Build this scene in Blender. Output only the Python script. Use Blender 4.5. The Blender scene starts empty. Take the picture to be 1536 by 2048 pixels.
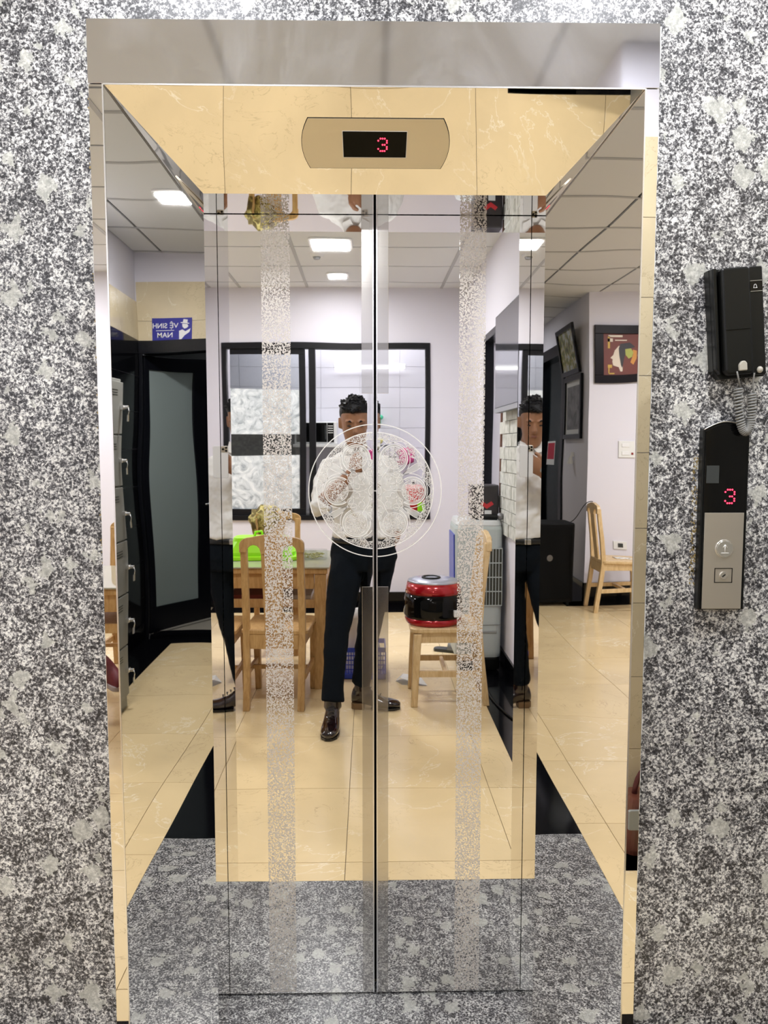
import bpy, bmesh, math, random
from mathutils import Vector, Matrix, Euler
random.seed(7)
PI = math.pi
SC = bpy.context.scene
COL = SC.collection

# ------------------------------------------------------------------ camera
cam_d = bpy.data.cameras.new('camera')
cam = bpy.data.objects.new('camera', cam_d)
COL.objects.link(cam)
SC.camera = cam
cam.location = (-0.0166, -1.9816, 1.4618)
cam.rotation_euler = (PI/2 - 0.0834, 0.0, -0.0198)
cam_d.sensor_fit = 'VERTICAL'
cam_d.sensor_height = 24.0
cam_d.lens = 1564.7 / 2048 * 24.0
cam_d.clip_start = 0.01
cam_d.clip_end = 60

# ------------------------------------------------------------------ world, light, exposure
w = bpy.data.worlds.new('world')
SC.world = w
w.use_nodes = True
w.node_tree.nodes['Background'].inputs['Color'].default_value = (0.75, 0.8, 0.9, 1)
w.node_tree.nodes['Background'].inputs['Strength'].default_value = 0.4
SC.view_settings.view_transform = 'Standard'
SC.view_settings.look = 'None'
SC.view_settings.gamma = 1
SC.view_settings.use_curve_mapping = False
SC.view_settings.exposure = 0.42
SC.cycles.max_bounces = 10
SC.cycles.glossy_bounces = 8
SC.cycles.diffuse_bounces = 4
SC.cycles.caustics_reflective = True
SC.cycles.sample_clamp_indirect = 6

CEIL = 2.87
COOL = (0.93, 0.95, 1.0)
# ceiling lights: (x, y, half x, half y, watts)
LIGHTS = [(-0.275, -3.58, 0.13, 0.13, 26, 'square white ceiling light nearest the middle of the room'),
          (-0.265, -4.60, 0.07, 0.07, 5, 'small white ceiling light close to the kitchen window wall'),
          (2.36, -0.87, 0.09, 0.09, 26, 'square white ceiling light over the corridor to the toilet door'),
          (-0.49, -0.98, 0.13, 0.13, 12.5, 'left one of the two square ceiling lights in front of the elevator'),
          (0.62, -1.0, 0.13, 0.13, 13.5, 'right one of the two square ceiling lights in front of the elevator'),
          (-2.60, -4.10, 0.15, 0.15, 36, 'unseen square white ceiling light added in the back left part of the room'),  # unseen lamp, added to brighten the left portion
          (-3.40, -2.45, 0.15, 0.15, 32, 'unseen square white ceiling light added over the middle of the left half'),  # added lamp, placed where the steel panels do not reflect it
          (-7.0, -0.9, 0.12, 0.12, 10, 'square white ceiling light in the left passage')]

def area(name, loc, sx, sy, watts, col=COOL, rot=(0, 0, 0)):
    d = bpy.data.lights.new(name, 'AREA')
    d.shape = 'RECTANGLE'; d.size = sx; d.size_y = sy; d.energy = watts; d.color = col
    o = bpy.data.objects.new(name, d); COL.objects.link(o)
    o.location = loc; o.rotation_euler = rot
    return o
area('kitchen_light', (-0.2, -5.55, 2.78), 1.6, 0.3, 11)
area('side_room_light', (2.4, -3.6, 2.78), 1.2, 1.2, 80)

# ------------------------------------------------------------------ materials
def mat(name, col=(0.8, 0.8, 0.8), rough=0.5, metal=0.0, spec=0.5, emit=None, es=1.0, alpha=1.0, trans=0.0, coat=0.0):
    m = bpy.data.materials.new(name); m.use_nodes = True
    b = m.node_tree.nodes['Principled BSDF']
    b.inputs['Base Color'].default_value = (*col, 1)
    b.inputs['Roughness'].default_value = rough
    b.inputs['Metallic'].default_value = metal
    b.inputs['Specular IOR Level'].default_value = spec
    b.inputs['Coat Weight'].default_value = coat
    b.inputs['Transmission Weight'].default_value = trans
    if emit:
        b.inputs['Emission Color'].default_value = (*emit, 1)
        b.inputs['Emission Strength'].default_value = es
    return m
def N(m, t, **kw):
    n = m.node_tree.nodes.new(t)
    for k, v in kw.items():
        if k in n.inputs.keys() if isinstance(k, str) else False:
            n.inputs[k].default_value = v
        else:
            setattr(n, k, v)
    return n
def L(m, a, b): m.node_tree.links.new(a, b)
def P_(m): return m.node_tree.nodes['Principled BSDF']
def coord(m, scale=(1, 1, 1), rot=(0, 0, 0), world=True):
    mp = N(m, 'ShaderNodeMapping'); mp.inputs['Scale'].default_value = scale; mp.inputs['Rotation'].default_value = rot
    if world:
        g = N(m, 'ShaderNodeNewGeometry'); L(m, g.outputs['Position'], mp.inputs['Vector'])
    else:
        g = N(m, 'ShaderNodeTexCoord'); L(m, g.outputs['Object'], mp.inputs['Vector'])
    return mp.outputs['Vector']
def noise(m, vec, scale, detail=2.0, rough=0.5, dist=0.0):
    n = N(m, 'ShaderNodeTexNoise'); n.inputs['Scale'].default_value = scale; n.inputs['Detail'].default_value = detail
    n.inputs['Roughness'].default_value = rough; n.inputs['Distortion'].default_value = dist
    L(m, vec, n.inputs['Vector']); return n
def ramp(m, fac, stops, interp='LINEAR'):
    r = N(m, 'ShaderNodeValToRGB'); r.color_ramp.interpolation = interp
    el = r.color_ramp.elements
    while len(el) < len(stops): el.new(0.5)
    for e, (p, c) in zip(el, stops):
        e.position = p; e.color = (*c, 1) if len(c) == 3 else c
    L(m, fac, r.inputs['Fac']); return r
def bump(m, fac, dist, strength=1.0):
    b = N(m, 'ShaderNodeBump'); b.inputs['Distance'].default_value = dist; b.inputs['Strength'].default_value = strength
    L(m, fac, b.inputs['Height']); L(m, b.outputs['Normal'], P_(m).inputs['Normal']); return b
def mix(m, fac, a, b):
    x = N(m, 'ShaderNodeMix', data_type='RGBA')
    if isinstance(fac, float): x.inputs[0].default_value = fac
    else: L(m, fac, x.inputs[0])
    for v, i in ((a, 6), (b, 7)):
        if isinstance(v, tuple): x.inputs[i].default_value = (*v, 1)
        else: L(m, v, x.inputs[i])
    return x.outputs[2]

def granite_mat(name, lo=0.02, mid=0.26, hi=0.80, rough=0.35, seed=0.0):
    m = mat(name, rough=rough)
    v = coord(m, (1, 1, 1), (seed, 0.3, seed*0.7))
    n0 = noise(m, v, 195, 3.0, 0.62, 0.6); n5 = noise(m, v, 42, 2.0, 0.5, 0.4)
    n = N(m, 'ShaderNodeMix'); n.inputs[0].default_value = 0.24; L(m, n0.outputs['Fac'], n.inputs[2]); L(m, n5.outputs['Fac'], n.inputs[3])
    r = ramp(m, n.outputs[0], [(0.405, (lo, lo, lo*1.15)), (0.485, (mid*0.5, mid*0.5, mid*0.53)), (0.53, (mid*1.5, mid*1.5, mid*1.5)), (0.61, (hi, hi, hi*0.96))])
    # large pale crystals
    w0 = noise(m, v, 40, 4.0, 0.7)
    dv = N(m, 'ShaderNodeVectorMath', operation='MULTIPLY_ADD')
    L(m, w0.outputs['Color'], dv.inputs[0]); dv.inputs[1].default_value = (0.048, 0.048, 0.048); v2 = coord(m, (1.0, 0.8, 0.85), (0.3, 0.75 + seed, 0.5)); L(m, v2, dv.inputs[2])
    vo = N(m, 'ShaderNodeTexVoronoi', distance='CHEBYCHEV'); vo.inputs['Scale'].default_value = 22
    vo.inputs['Randomness'].default_value = 1.0
    L(m, dv.outputs[0], vo.inputs['Vector'])
    sep = N(m, 'ShaderNodeSeparateColor'); L(m, vo.outputs['Color'], sep.inputs[0])
    th = N(m, 'ShaderNodeMath', operation='MULTIPLY_ADD'); L(m, sep.outputs[0], th.inputs[0]); th.inputs[1].default_value = 0.90; th.inputs[2].default_value = -0.44
    lt = N(m, 'ShaderNodeMath', operation='LESS_THAN'); L(m, vo.outputs['Distance'], lt.inputs[0]); L(m, th.outputs[0], lt.inputs[1])
    n2 = noise(m, v, 90, 2.0)
    cr = ramp(m, n2.outputs['Fac'], [(0.3, (0.40, 0.41, 0.38)), (0.65, (hi*0.82, hi*0.83, hi*0.76))])
    mm = N(m, 'ShaderNodeMath', operation='MULTIPLY'); L(m, lt.outputs[0], mm.inputs[0]); mm.inputs[1].default_value = 0.72
    c = mix(m, mm.outputs[0], r.outputs[0], cr.outputs[0])
    n3 = noise(m, v, 3.0, 3.0)
    s = ramp(m, n3.outputs['Fac'], [(0.35, (0.80, 0.79, 0.78)), (0.65, (1.05, 1.05, 1.05))])
    mu = N(m, 'ShaderNodeMix', data_type='RGBA', blend_type='MULTIPLY'); mu.inputs[0].default_value = 1
    L(m, c, mu.inputs[6]); L(m, s.outputs[0], mu.inputs[7]); L(m, mu.outputs[2], P_(m).inputs['Base Color'])
    return m
M = {}
M['granite'] = granite_mat('granite', rough=0.38)
M['granite_floor'] = granite_mat('granite_floor', 0.02, 0.20, 0.62, 0.3, 1.3)

def marble_mat(name, base, light, dark, rough=0.18, sc=1.0):
    m = mat(name, rough=rough)
    oi = N(m, 'ShaderNodeObjectInfo')
    v = coord(m)
    ad = N(m, 'ShaderNodeVectorMath', operation='MULTIPLY_ADD')
    cb = N(m, 'ShaderNodeCombineXYZ'); L(m, oi.outputs['Random'], cb.inputs[0]); L(m, oi.outputs['Random'], cb.inputs[1]); L(m, oi.outputs['Random'], cb.inputs[2])
    L(m, cb.outputs[0], ad.inputs[0]); ad.inputs[1].default_value = (37, 53, 19); L(m, v, ad.inputs[2])
    v = ad.outputs[0]
    n1 = noise(m, v, 2.2*sc, 5, 0.55, 0.4)
    c1 = ramp(m, n1.outputs['Fac'], [(0.3, tuple(x*0.90 for x in base)), (0.55, base), (0.75, tuple(min(1, x*1.06) for x in base))])
    n2 = noise(m, v, 1.8*sc, 6, 0.62, 0.9)
    a = N(m, 'ShaderNodeMath', operation='SUBTRACT'); L(m, n2.outputs['Fac'], a.inputs[0]); a.inputs[1].default_value = 0.5
    ab = N(m, 'ShaderNodeMath', operation='ABSOLUTE'); L(m, a.outputs[0], ab.inputs[0])
    rl = ramp(m, ab.outputs[0], [(0.0, (0.85, 0.85, 0.85)), (0.008, (0.0, 0.0, 0.0))])
    msk = noise(m, v, 1.7*sc, 2)
    mk = ramp(m, msk.outputs['Fac'], [(0.45, (0, 0, 0)), (0.56, (0.9, 0.9, 0.9))])
    q = N(m, 'ShaderNodeMath', operation='MULTIPLY'); L(m, rl.outputs[0], q.inputs[0]); L(m, mk.outputs[0], q.inputs[1])
    c2 = mix(m, q.outputs[0], c1.outputs[0], light)
    n4 = noise(m, v, 3.4*sc, 5, 0.6, 2.2)
    a2 = N(m, 'ShaderNodeMath', operation='SUBTRACT'); L(m, n4.outputs['Fac'], a2.inputs[0]); a2.inputs[1].default_value = 0.47
    ab2 = N(m, 'ShaderNodeMath', operation='ABSOLUTE'); L(m, a2.outputs[0], ab2.inputs[0])
    rl2 = ramp(m, ab2.outputs[0], [(0.0, (0.7, 0.7, 0.7)), (0.006, (0, 0, 0))])
    mk2 = ramp(m, msk.outputs['Fac'], [(0.42, (0.8, 0.8, 0.8)), (0.52, (0, 0, 0))])
    q2 = N(m, 'ShaderNodeMath', operation='MULTIPLY'); L(m, rl2.outputs[0], q2.inputs[0]); L(m, mk2.outputs[0], q2.inputs[1])
    c3 = mix(m, q2.outputs[0], c2, dark)
    L(m, c3, P_(m).inputs['Base Color'])
    return m
M['marble'] = marble_mat('beige_marble', (0.80, 0.62, 0.35), (0.94, 0.84, 0.62), (0.36, 0.25, 0.13))
M['marble_wall'] = marble_mat('beige_wall_marble', (0.72, 0.61, 0.41), (0.86, 0.80, 0.62), (0.30, 0.23, 0.13), 0.15, 1.6)
M['grout'] = mat('grout', (0.22, 0.17, 0.11), 0.9)
M['black_granite'] = mat('black_granite', (0.003, 0.003, 0.004), 0.08, spec=0.22)
def speck(m):
    n = noise(m, coord(m), 260, 1); r = ramp(m, n.outputs['Fac'], [(0.68, (0.003, 0.003, 0.004)), (0.8, (0.03, 0.03, 0.03))]); L(m, r.outputs[0], P_(m).inputs['Base Color'])
speck(M['black_granite'])
M['plaster'] = mat('plaster', (0.775, 0.755, 0.825), 0.7)
M['white_wall'] = mat('white_wall', (0.86, 0.86, 0.90), 0.6)
M['ceiling'] = mat('ceiling_board', (0.80, 0.81, 0.82), 0.8)
M['t_bar'] = mat('t_bar', (0.50, 0.50, 0.50), 0.5)
M['dark_gap'] = mat('dark_gap', (0.02, 0.02, 0.02), 0.9)
M['black'] = mat('black_void', (0.004, 0.004, 0.004), 0.9)

def steel(name, col, rough, wav, wscale, grain=0.0):
    m = mat(name, col, rough, 1.0)
    v = coord(m, (1, 1, 1))
    n = noise(m, v, wscale, 1.0, 0.4)
    bump(m, n.outputs['Fac'], wav)
    if grain:
        g = noise(m, coord(m, (3, 3, 900)), 1.0, 2.0)
        r = ramp(m, g.outputs['Fac'], [(0.3, (rough*0.6,)*3), (0.7, (rough*1.5,)*3)])
        L(m, r.outputs[0], P_(m).inputs['Roughness'])
    return m
M['mirror'] = steel('mirror_steel', (0.83, 0.815, 0.79), 0.012, 0.0005, 2.5)
M['mirror_splay'] = steel('mirror_steel_splay', (0.83, 0.81, 0.78), 0.012, 0.0016, 2.6)
def haze(m, amt, sc):
    b = P_(m); d = N(m, 'ShaderNodeBsdfDiffuse'); d.inputs[0].default_value = (0.75, 0.76, 0.80, 1)
    n = noise(m, coord(m, (1, 1, 0.6)), sc, 5, 0.7, 1.2); r = ramp(m, n.outputs['Fac'], [(0.45, (0.01,)*3), (0.75, (amt,)*3)])
    ms = N(m, 'ShaderNodeMixShader'); L(m, r.outputs[0], ms.inputs[0]); L(m, b.outputs[0], ms.inputs[1]); L(m, d.outputs[0], ms.inputs[2])
    L(m, ms.outputs[0], m.node_tree.nodes['Material Output'].inputs['Surface'])
M['mirror_head'] = steel('mirror_steel_header', (0.86, 0.83, 0.78), 0.012, 0.0013, 3.0)
M['satin'] = steel('satin_steel', (0.80, 0.80, 0.81), 0.06, 0.0005, 3.0, 0.0)
haze(M['satin'], 0.14, 4.0)
M['edge_steel'] = mat('edge_steel', (0.85, 0.85, 0.85), 0.25, 1.0)
M['sealant'] = mat('white_sealant', (0.82, 0.83, 0.82), 0.5)

def mirror_plus(name, facfn, etched_col=(0.56, 0.54, 0.50), er=0.42, ecol_metal=0.35, mirror_col=(0.83, 0.815, 0.79)):
    m = mat(name, mirror_col, 0.015, 1.0)
    b = P_(m)
    e = N(m, 'ShaderNodeBsdfPrincipled')
    e.inputs['Base Color'].default_value = (*etched_col, 1); e.inputs['Roughness'].default_value = er; e.inputs['Metallic'].default_value = ecol_metal
    ms = N(m, 'ShaderNodeMixShader')
    L(m, b.outputs[0], ms.inputs[1]); L(m, e.outputs[0], ms.inputs[2])
    f = facfn(m)
    if isinstance(f, float): ms.inputs[0].default_value = f
    else: L(m, f, ms.inputs[0])
    L(m, ms.outputs[0], m.node_tree.nodes['Material Output'].inputs['Surface'])
    return m
def dots(m):
    n = noise(m, coord(m), 235, 1.0, 0.4, 0.8)
    r = ramp(m, n.outputs['Fac'], [(0.47, (0.03, 0.03, 0.03)), (0.50, (0.97, 0.97, 0.97))]); return r.outputs[0]
def stip(m):
    n = noise(m, coord(m), 560, 1.0, 0.4)
    r = ramp(m, n.outputs['Fac'], [(0.46, (0.05, 0.05, 0.05)), (0.52, (0.95, 0.95, 0.95))]); return r.outputs[0]
M['etched_dots'] = mirror_plus('etched_dots', dots, (0.62, 0.58, 0.53))
M['stipple'] = mirror_plus('stippled_etching', stip, (0.66, 0.64, 0.60))
M['etched'] = mirror_plus('etched_line', lambda m: 0.92, (0.80, 0.79, 0.75), 0.4, 0.2)
M['frost'] = mirror_plus('frosted_fill', lambda m: 0.58, (0.66, 0.66, 0.62), 0.45, 0.3)
M['brushed'] = mirror_plus('brushed_plate', lambda m: 0.62, (0.44, 0.42, 0.39), 0.16, 1.0)
M['plate'] = mat('indicator_plate', (0.62, 0.56, 0.44), 0.3, 0.9)
gr = noise(M['plate'], coord(M['plate'], (4, 300, 300)), 1.0, 2); bump(M['plate'], gr.outputs['Fac'], 0.0003, 0.4)
M['cop_steel'] = mat('panel_steel', (0.60, 0.565, 0.50), 0.34, 0.85)
M['gloss_black'] = mat('gloss_black', (0.003, 0.003, 0.003), 0.07, spec=0.25)
M['screen'] = mat('display_window', (0.008, 0.007, 0.004), 0.2, spec=0.08)
M['led'] = mat('red_led', (0.6, 0.0, 0.02), 0.5, emit=(1.0, 0.035, 0.08), es=3)
M['led_halo'] = mat('red_glow_lens', (0.10, 0.0, 0.008), 0.3, emit=(1.0, 0.0, 0.04), es=0.10)
M['black_plastic'] = mat('black_plastic', (0.006, 0.0065, 0.006), 0.33, spec=0.25)
M['dark_plastic'] = mat('dark_grey_plastic', (0.035, 0.04, 0.04), 0.4)
M['grey_cord'] = mat('grey_cord', (0.20, 0.20, 0.19), 0.45)
M['plug'] = mat('clear_plug', (0.42, 0.40, 0.34), 0.3)
M['white_plastic'] = mat('white_plastic', (0.82, 0.82, 0.80), 0.4)
M['white'] = mat('white_paint', (0.85, 0.85, 0.85), 0.5)
M['window_black'] = mat('black_aluminium', (0.009, 0.009, 0.011), 0.4, spec=0.2)
M['door_black'] = mat('black_door_frame', (0.005, 0.0055, 0.008), 0.25, spec=0.25)
def wood_mat(name, a, b):
    m = mat(name, rough=0.38)
    n = noise(m, coord(m, (6, 6, 1.2), (0, 0, 0), False), 9, 3, 0.6, 0.8)
    r = ramp(m, n.outputs['Fac'], [(0.35, a), (0.65, b)]); L(m, r.outputs[0], P_(m).inputs['Base Color']); return m
M['wood'] = wood_mat('oak_wood', (0.44, 0.25, 0.09), (0.60, 0.38, 0.16))
M['wood_light'] = wood_mat('pale_wood', (0.62, 0.42, 0.20), (0.78, 0.58, 0.32))
M['glass'] = mat('clear_glass', (1, 1, 1), 0.0, trans=1.0)
def thin_glass(name, tint=(0.95, 0.97, 0.97), refl=0.08):
    m = bpy.data.materials.new(name); m.use_nodes = True
    nt = m.node_tree; nt.nodes.remove(nt.nodes['Principled BSDF'])
    t = nt.nodes.new('ShaderNodeBsdfTransparent'); t.inputs[0].default_value = (*tint, 1)
    g = nt.nodes.new('ShaderNodeBsdfGlossy'); g.inputs['Roughness'].default_value = 0.02
    ms = nt.nodes.new('ShaderNodeMixShader'); ms.inputs[0].default_value = refl
    nt.links.new(t.outputs[0], ms.inputs[1]); nt.links.new(g.outputs[0], ms.inputs[2])
    nt.links.new(ms.outputs[0], nt.nodes['Material Output'].inputs['Surface']); return m
M['pane'] = thin_glass('window_pane')
M['dark_pane'] = thin_glass('dark_pane', (0.55, 0.6, 0.6), 0.12)
M['skin'] = mat('skin', (0.33, 0.16, 0.085), 0.45)
M['shirt'] = mat('white_shirt', (0.80, 0.79, 0.76), 0.6)
M['trousers'] = mat('dark_trousers', (0.004, 0.0065, 0.010), 0.85, spec=0.12)
M['leather'] = mat('dark_leather', (0.012, 0.005, 0.005), 0.10, coat=1.0)
M['heel'] = mat('boot_heel', (0.22, 0.13, 0.06), 0.5)
M['hair'] = mat('black_hair', (0.003, 0.003, 0.004), 0.5, spec=0.25)
M['eye'] = mat('eye', (0.02, 0.012, 0.01), 0.15)
M['belt'] = mat('belt', (0.01, 0.01, 0.01), 0.3)

# ------------------------------------------------------------------ mesh helpers
class MB:
    def __init__(s): s.v = []; s.f = []; s.sm = []
    def add(s, vs, fs, smooth=False):
        o = len(s.v); s.v += [tuple(v) for v in vs]; s.f += [tuple(i + o for i in f) for f in fs]; s.sm += [smooth]*len(fs); return s
    def box(s, x0, x1, y0, y1, z0, z1, m=None):
        vs = [Vector((x, y, z)) for x in (x0, x1) for y in (y0, y1) for z in (z0, z1)]
        if m: vs = [m @ v for v in vs]
        return s.add(vs, [(0, 1, 3, 2), (4, 6, 7, 5), (0, 4, 5, 1), (2, 3, 7, 6), (0, 2, 6, 4), (1, 5, 7, 3)])
    def hexa(s, lo, hi):       # two quads of 4 points each
        return s.add(list(lo) + list(hi), [(3, 2, 1, 0), (4, 5, 6, 7), (0, 1, 5, 4), (1, 2, 6, 5), (2, 3, 7, 6), (3, 0, 4, 7)])
    def prism(s, pts, d, m=None, smooth=False):   # pts 3d polygon, d extrusion vector
        n = len(pts); d = Vector(d); a = [Vector(p) for p in pts]; b = [p + d for p in a]
        vs = a + b
        if m: vs = [m @ v for v in vs]
        return s.add(vs, [tuple(range(n))[::-1], tuple(range(n, 2*n))] + [(i, (i+1) % n, n + (i+1) % n, n + i) for i in range(n)], smooth)
    def loft(s, rings, closed=True, cap=True, smooth=True):
        n = len(rings[0]); vs = [p for r in rings for p in r]; fs = []
        for k in range(len(rings)-1):
            for i in range(n if closed else n-1):
                j = (i+1) % n
                fs.append((k*n+i, k*n+j, (k+1)*n+j, (k+1)*n+i))
        if cap: fs += [tuple(range(n))[::-1], tuple(range((len(rings)-1)*n, len(rings)*n))]
        return s.add(vs, fs, smooth)
    def tube(s, pts, r, n=10, rs=None, flat=1.0, up=None):
        pts = [Vector(p) for p in pts]; rings = []
        prev = None
        for i, p in enumerate(pts):
            t = (pts[min(i+1, len(pts)-1)] - pts[max(i-1, 0)])
            t = t.normalized() if t.length > 1e-9 else Vector((0, 0, 1))
            if prev is None:
                a = Vector(up) if up else (Vector((1, 0, 0)) if abs(t.x) < 0.8 else Vector((0, 1, 0)))
            else: a = prev
            u = (a - t*a.dot(t)).normalized(); prev = u; v = t.cross(u)
            rr = rs[i] if rs else r
            ra, rb = rr if isinstance(rr, tuple) else (rr, rr*flat)
            rings.append([p + u*math.cos(2*PI*k/n)*ra + v*math.sin(2*PI*k/n)*rb for k in range(n)])
        return s.loft(rings)
    def cyl(s, c, r, h, axis='Z', n=24, r2=None, m=None):
        ax = {'X': (Vector((0, 1, 0)), Vector((0, 0, 1)), Vector((1, 0, 0))), 'Y': (Vector((0, 0, 1)), Vector((1, 0, 0)), Vector((0, 1, 0))), 'Z': (Vector((1, 0, 0)), Vector((0, 1, 0)), Vector((0, 0, 1)))}[axis]
        c = Vector(c); r2 = r if r2 is None else r2
        ra = [c + ax[0]*math.cos(2*PI*k/n)*r + ax[1]*math.sin(2*PI*k/n)*r for k in range(n)]
        rb = [c + ax[2]*h + ax[0]*math.cos(2*PI*k/n)*r2 + ax[1]*math.sin(2*PI*k/n)*r2 for k in range(n)]
        if m: ra = [m @ p for p in ra]; rb = [m @ p for p in rb]
        o = len(s.v)
        s.add(ra + rb, [(k, (k+1) % n, n + (k+1) % n, n + k) for k in range(n)], True)
        s.add(ra, [tuple(range(n))[::-1]]); s.add(rb, [tuple(range(n))]); return s
    def ball(s, c, r, n=12, sc=(1, 1, 1), m=None):
        rings = []
        for i in range(1, n):
            a = PI*i/n
            rings.append([Vector((c[0] + r*sc[0]*math.sin(a)*math.cos(2*PI*k/(2*n)), c[1] + r*sc[1]*math.sin(a)*math.sin(2*PI*k/(2*n)), c[2] - r*sc[2]*math.cos(a))) for k in range(2*n)])
        if m: rings = [[m @ p for p in q] for q in rings]
        return s.loft(rings)
    def rbox(s, x0, x1, y0, y1, z0, z1, r=0.02, n=4, taper=0.0, m=None):   # vertical edges rounded
        def ring(z, t):
            out = []
            for cx, cy, a0 in ((x1-r, y1-r, 0), (x0+r, y1-r, 90), (x0+r, y0+r, 180), (x1-r, y0+r, 270)):
                for k in range(n+1):
                    a = math.radians(a0 + 90*k/n)
                    out.append(Vector((cx + r*math.cos(a), cy + r*math.sin(a), z)))
            mx, my = (x0+x1)/2, (y0+y1)/2
            out = [Vector((mx + (p.x-mx)*(1-t), my + (p.y-my)*(1-t), p.z)) for p in out]
            return [m @ p for p in out] if m else out
        e = min(r*0.4, (z1-z0)*0.2)
        return s.loft([ring(z0, 0.015), ring(z0+e, 0), ring(z1-e, taper), ring(z1, taper+0.03)], smooth=False)
    def build(s, name, material, parent=None, bevel=0.0, local=False, recalc=True):
        me = bpy.data.meshes.new(name)
        off = Vector((0, 0, 0))
        q = parent
        while q is not None and not local:
            off += q.location; q = q.parent
        me.from_pydata([tuple(Vector(v) - off) for v in s.v], [], s.f)
        me.materials.append(material)
        if recalc:
            bm = bmesh.new(); bm.from_mesh(me); bmesh.ops.recalc_face_normals(bm, faces=bm.faces); bm.to_mesh(me); bm.free()
        me.polygons.foreach_set('use_smooth', s.sm)
        o = bpy.data.objects.new(name, me); COL.objects.link(o); o.parent = parent
        if bevel:
            b = o.modifiers.new('bevel', 'BEVEL'); b.width = bevel; b.segments = 2; b.limit_method = 'ANGLE'; b.angle_limit = 0.7
        return o
def tag(o, label=None, cat=None, group=None, kind=None):
    if label: o['label'] = label
    if cat: o['category'] = cat
    if group: o['group'] = group
    if kind: o['kind'] = kind
    return o
def thing(name, label, cat, loc=(0, 0, 0), rz=0.0, group=None):
    o = bpy.data.objects.new(name, None); COL.objects.link(o); o.empty_display_size = 0.1
    o.location = loc; o.rotation_euler = (0, 0, rz)
    return tag(o, label, cat, group)
def copy_tree(o, parent=None):
    c = o.copy(); COL.objects.link(c); c.parent = parent
    for ch in list(o.children): copy_tree(ch, c)
    return c
def box(name, x0, x1, y0, y1, z0, z1, m, parent=None, bevel=0.0, local=False):
    return MB().box(x0, x1, y0, y1, z0, z1).build(name, m, parent, bevel, local)
def struct(o): o['kind'] = 'structure'; return o

# ------------------------------------------------------------------ dimensions
HW, HH, DJ = 0.3884, 2.031, 0.155      # half opening, door height, jamb depth
XF, DF, ZF = 0.5523, 0.320, 2.195      # front corner of the 45 degree splay
WY = -0.300                             # face of the granite wall
YB, XL, XR = -5.12, -5.06, 0.87        # back wall, left wall, right wall
YE = -1.49                              # marble end wall
YP = -1.80                              # picture wall of the left passage
XT = 3.70                               # toilet wall

# ------------------------------------------------------------------ large structure
# elevator wall with the opening
b = MB()
b.box(-9, -0.575, WY, 0.25, 0, 3.0); b.box(0.575, 4.2, WY, 0.25, 0, 3.0); b.box(-0.575, 0.575, WY, 0.25, 2.312, 3.0)
wf = struct(b.build('wall_front', M['granite'])); wf['label'] = 'speckled grey granite wall around the elevator'
# black box added in the shaft behind the doors to stop light
b = MB(); b.box(-0.6, 0.6, 0.06, 0.10, 0, 2.4); b.box(-0.575, -0.47, -0.006+0.0, 0.06, 0, 2.31); b.box(0.47, 0.575, -0.006, 0.06, 0, 2.31); b.box(-0.47, 0.47, 0.0, 0.06, 2.06, 2.31)
struct(b.build('wall_shaft_light_stop', M['black']))
# floor
fl = struct(box('floor', -9, 4.4, -6.2, 0.25, -0.12, -0.006, M['grout']))
fl['label'] = 'floor of beige marble tiles with black granite borders'
def tile_boxes(x0, x1, y0, y1, xj, yj, sx, sy, g=0.0012):
    out = []
    k0 = math.floor((x0 - xj)/sx); k1 = math.ceil((x1 - xj)/sx)
    l0 = math.floor((y0 - yj)/sy); l1 = math.ceil((y1 - yj)/sy)
    for k in range(k0, k1):
        for l in range(l0, l1):
            a0 = max(x0, xj + k*sx + g); a1 = min(x1, xj + (k+1)*sx - g)
            b0 = max(y0, yj + l*sy + g); b1 = min(y1, yj + (l+1)*sy - g)
            if a1 - a0 > 0.01 and b1 - b0 > 0.01: out.append((a0, a1, b0, b1))
    return out
XJ, YJ = -0.0992, -0.6696
for zone in ((-4.84, 0.65, -4.86, -0.552), (0.65, 3.48, -1.235, -0.552), (-8.9, -4.84, -1.58, -0.552)):
    for t in tile_boxes(*zone, XJ, YJ, 0.6, 0.6):
        box('floor_tile', *t, -0.006, 0.0, M['marble'], fl)
for t in ((-8.9, -0.62, -0.552, WY), (0.62, 3.48, -0.552, WY), (0.652, XR+0.1, -4.86, -1.237), (0.652, 3.48, YE-0.05, -1.237),
          (-4.84, 0.65, YB, -4.862), (XL, -4.842, -4.86, YP+0.22), (-8.9, -4.842, YP, -1.582), (3.482, XT+0.12, YE, WY)):
    L_ = max(t[1]-t[0], t[3]-t[2]); n = max(1, round(L_/0.9))
    for k in range(n):
        if t[1]-t[0] >= t[3]-t[2]:
            s0 = t[0] + (t[1]-t[0])*k/n; s1 = t[0] + (t[1]-t[0])*(k+1)/n; q = (s0+0.0008, s1-0.0008, t[2], t[3])
        else:
            s0 = t[2] + (t[3]-t[2])*k/n; s1 = t[2] + (t[3]-t[2])*(k+1)/n; q = (t[0], t[1], s0+0.0008, s1-0.0008)
        box('border_slab', *q, -0.006, 0.0, M['black_granite'], fl)
box('granite_slab', -0.619, 0.619, -0.5508, WY, -0.006, 0.0, M['granite_floor'], fl)
box('threshold_slab', -0.575, 0.575, WY+0.0006, 0.05, -0.006, 0.0, M['granite_floor'], fl)
box('toilet_floor', XT+0.12, 5.6, -2.4, -0.3, -0.008, 0.0, mat('grey_toilet_floor', (0.36, 0.33, 0.27), 0.3), fl)
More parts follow.
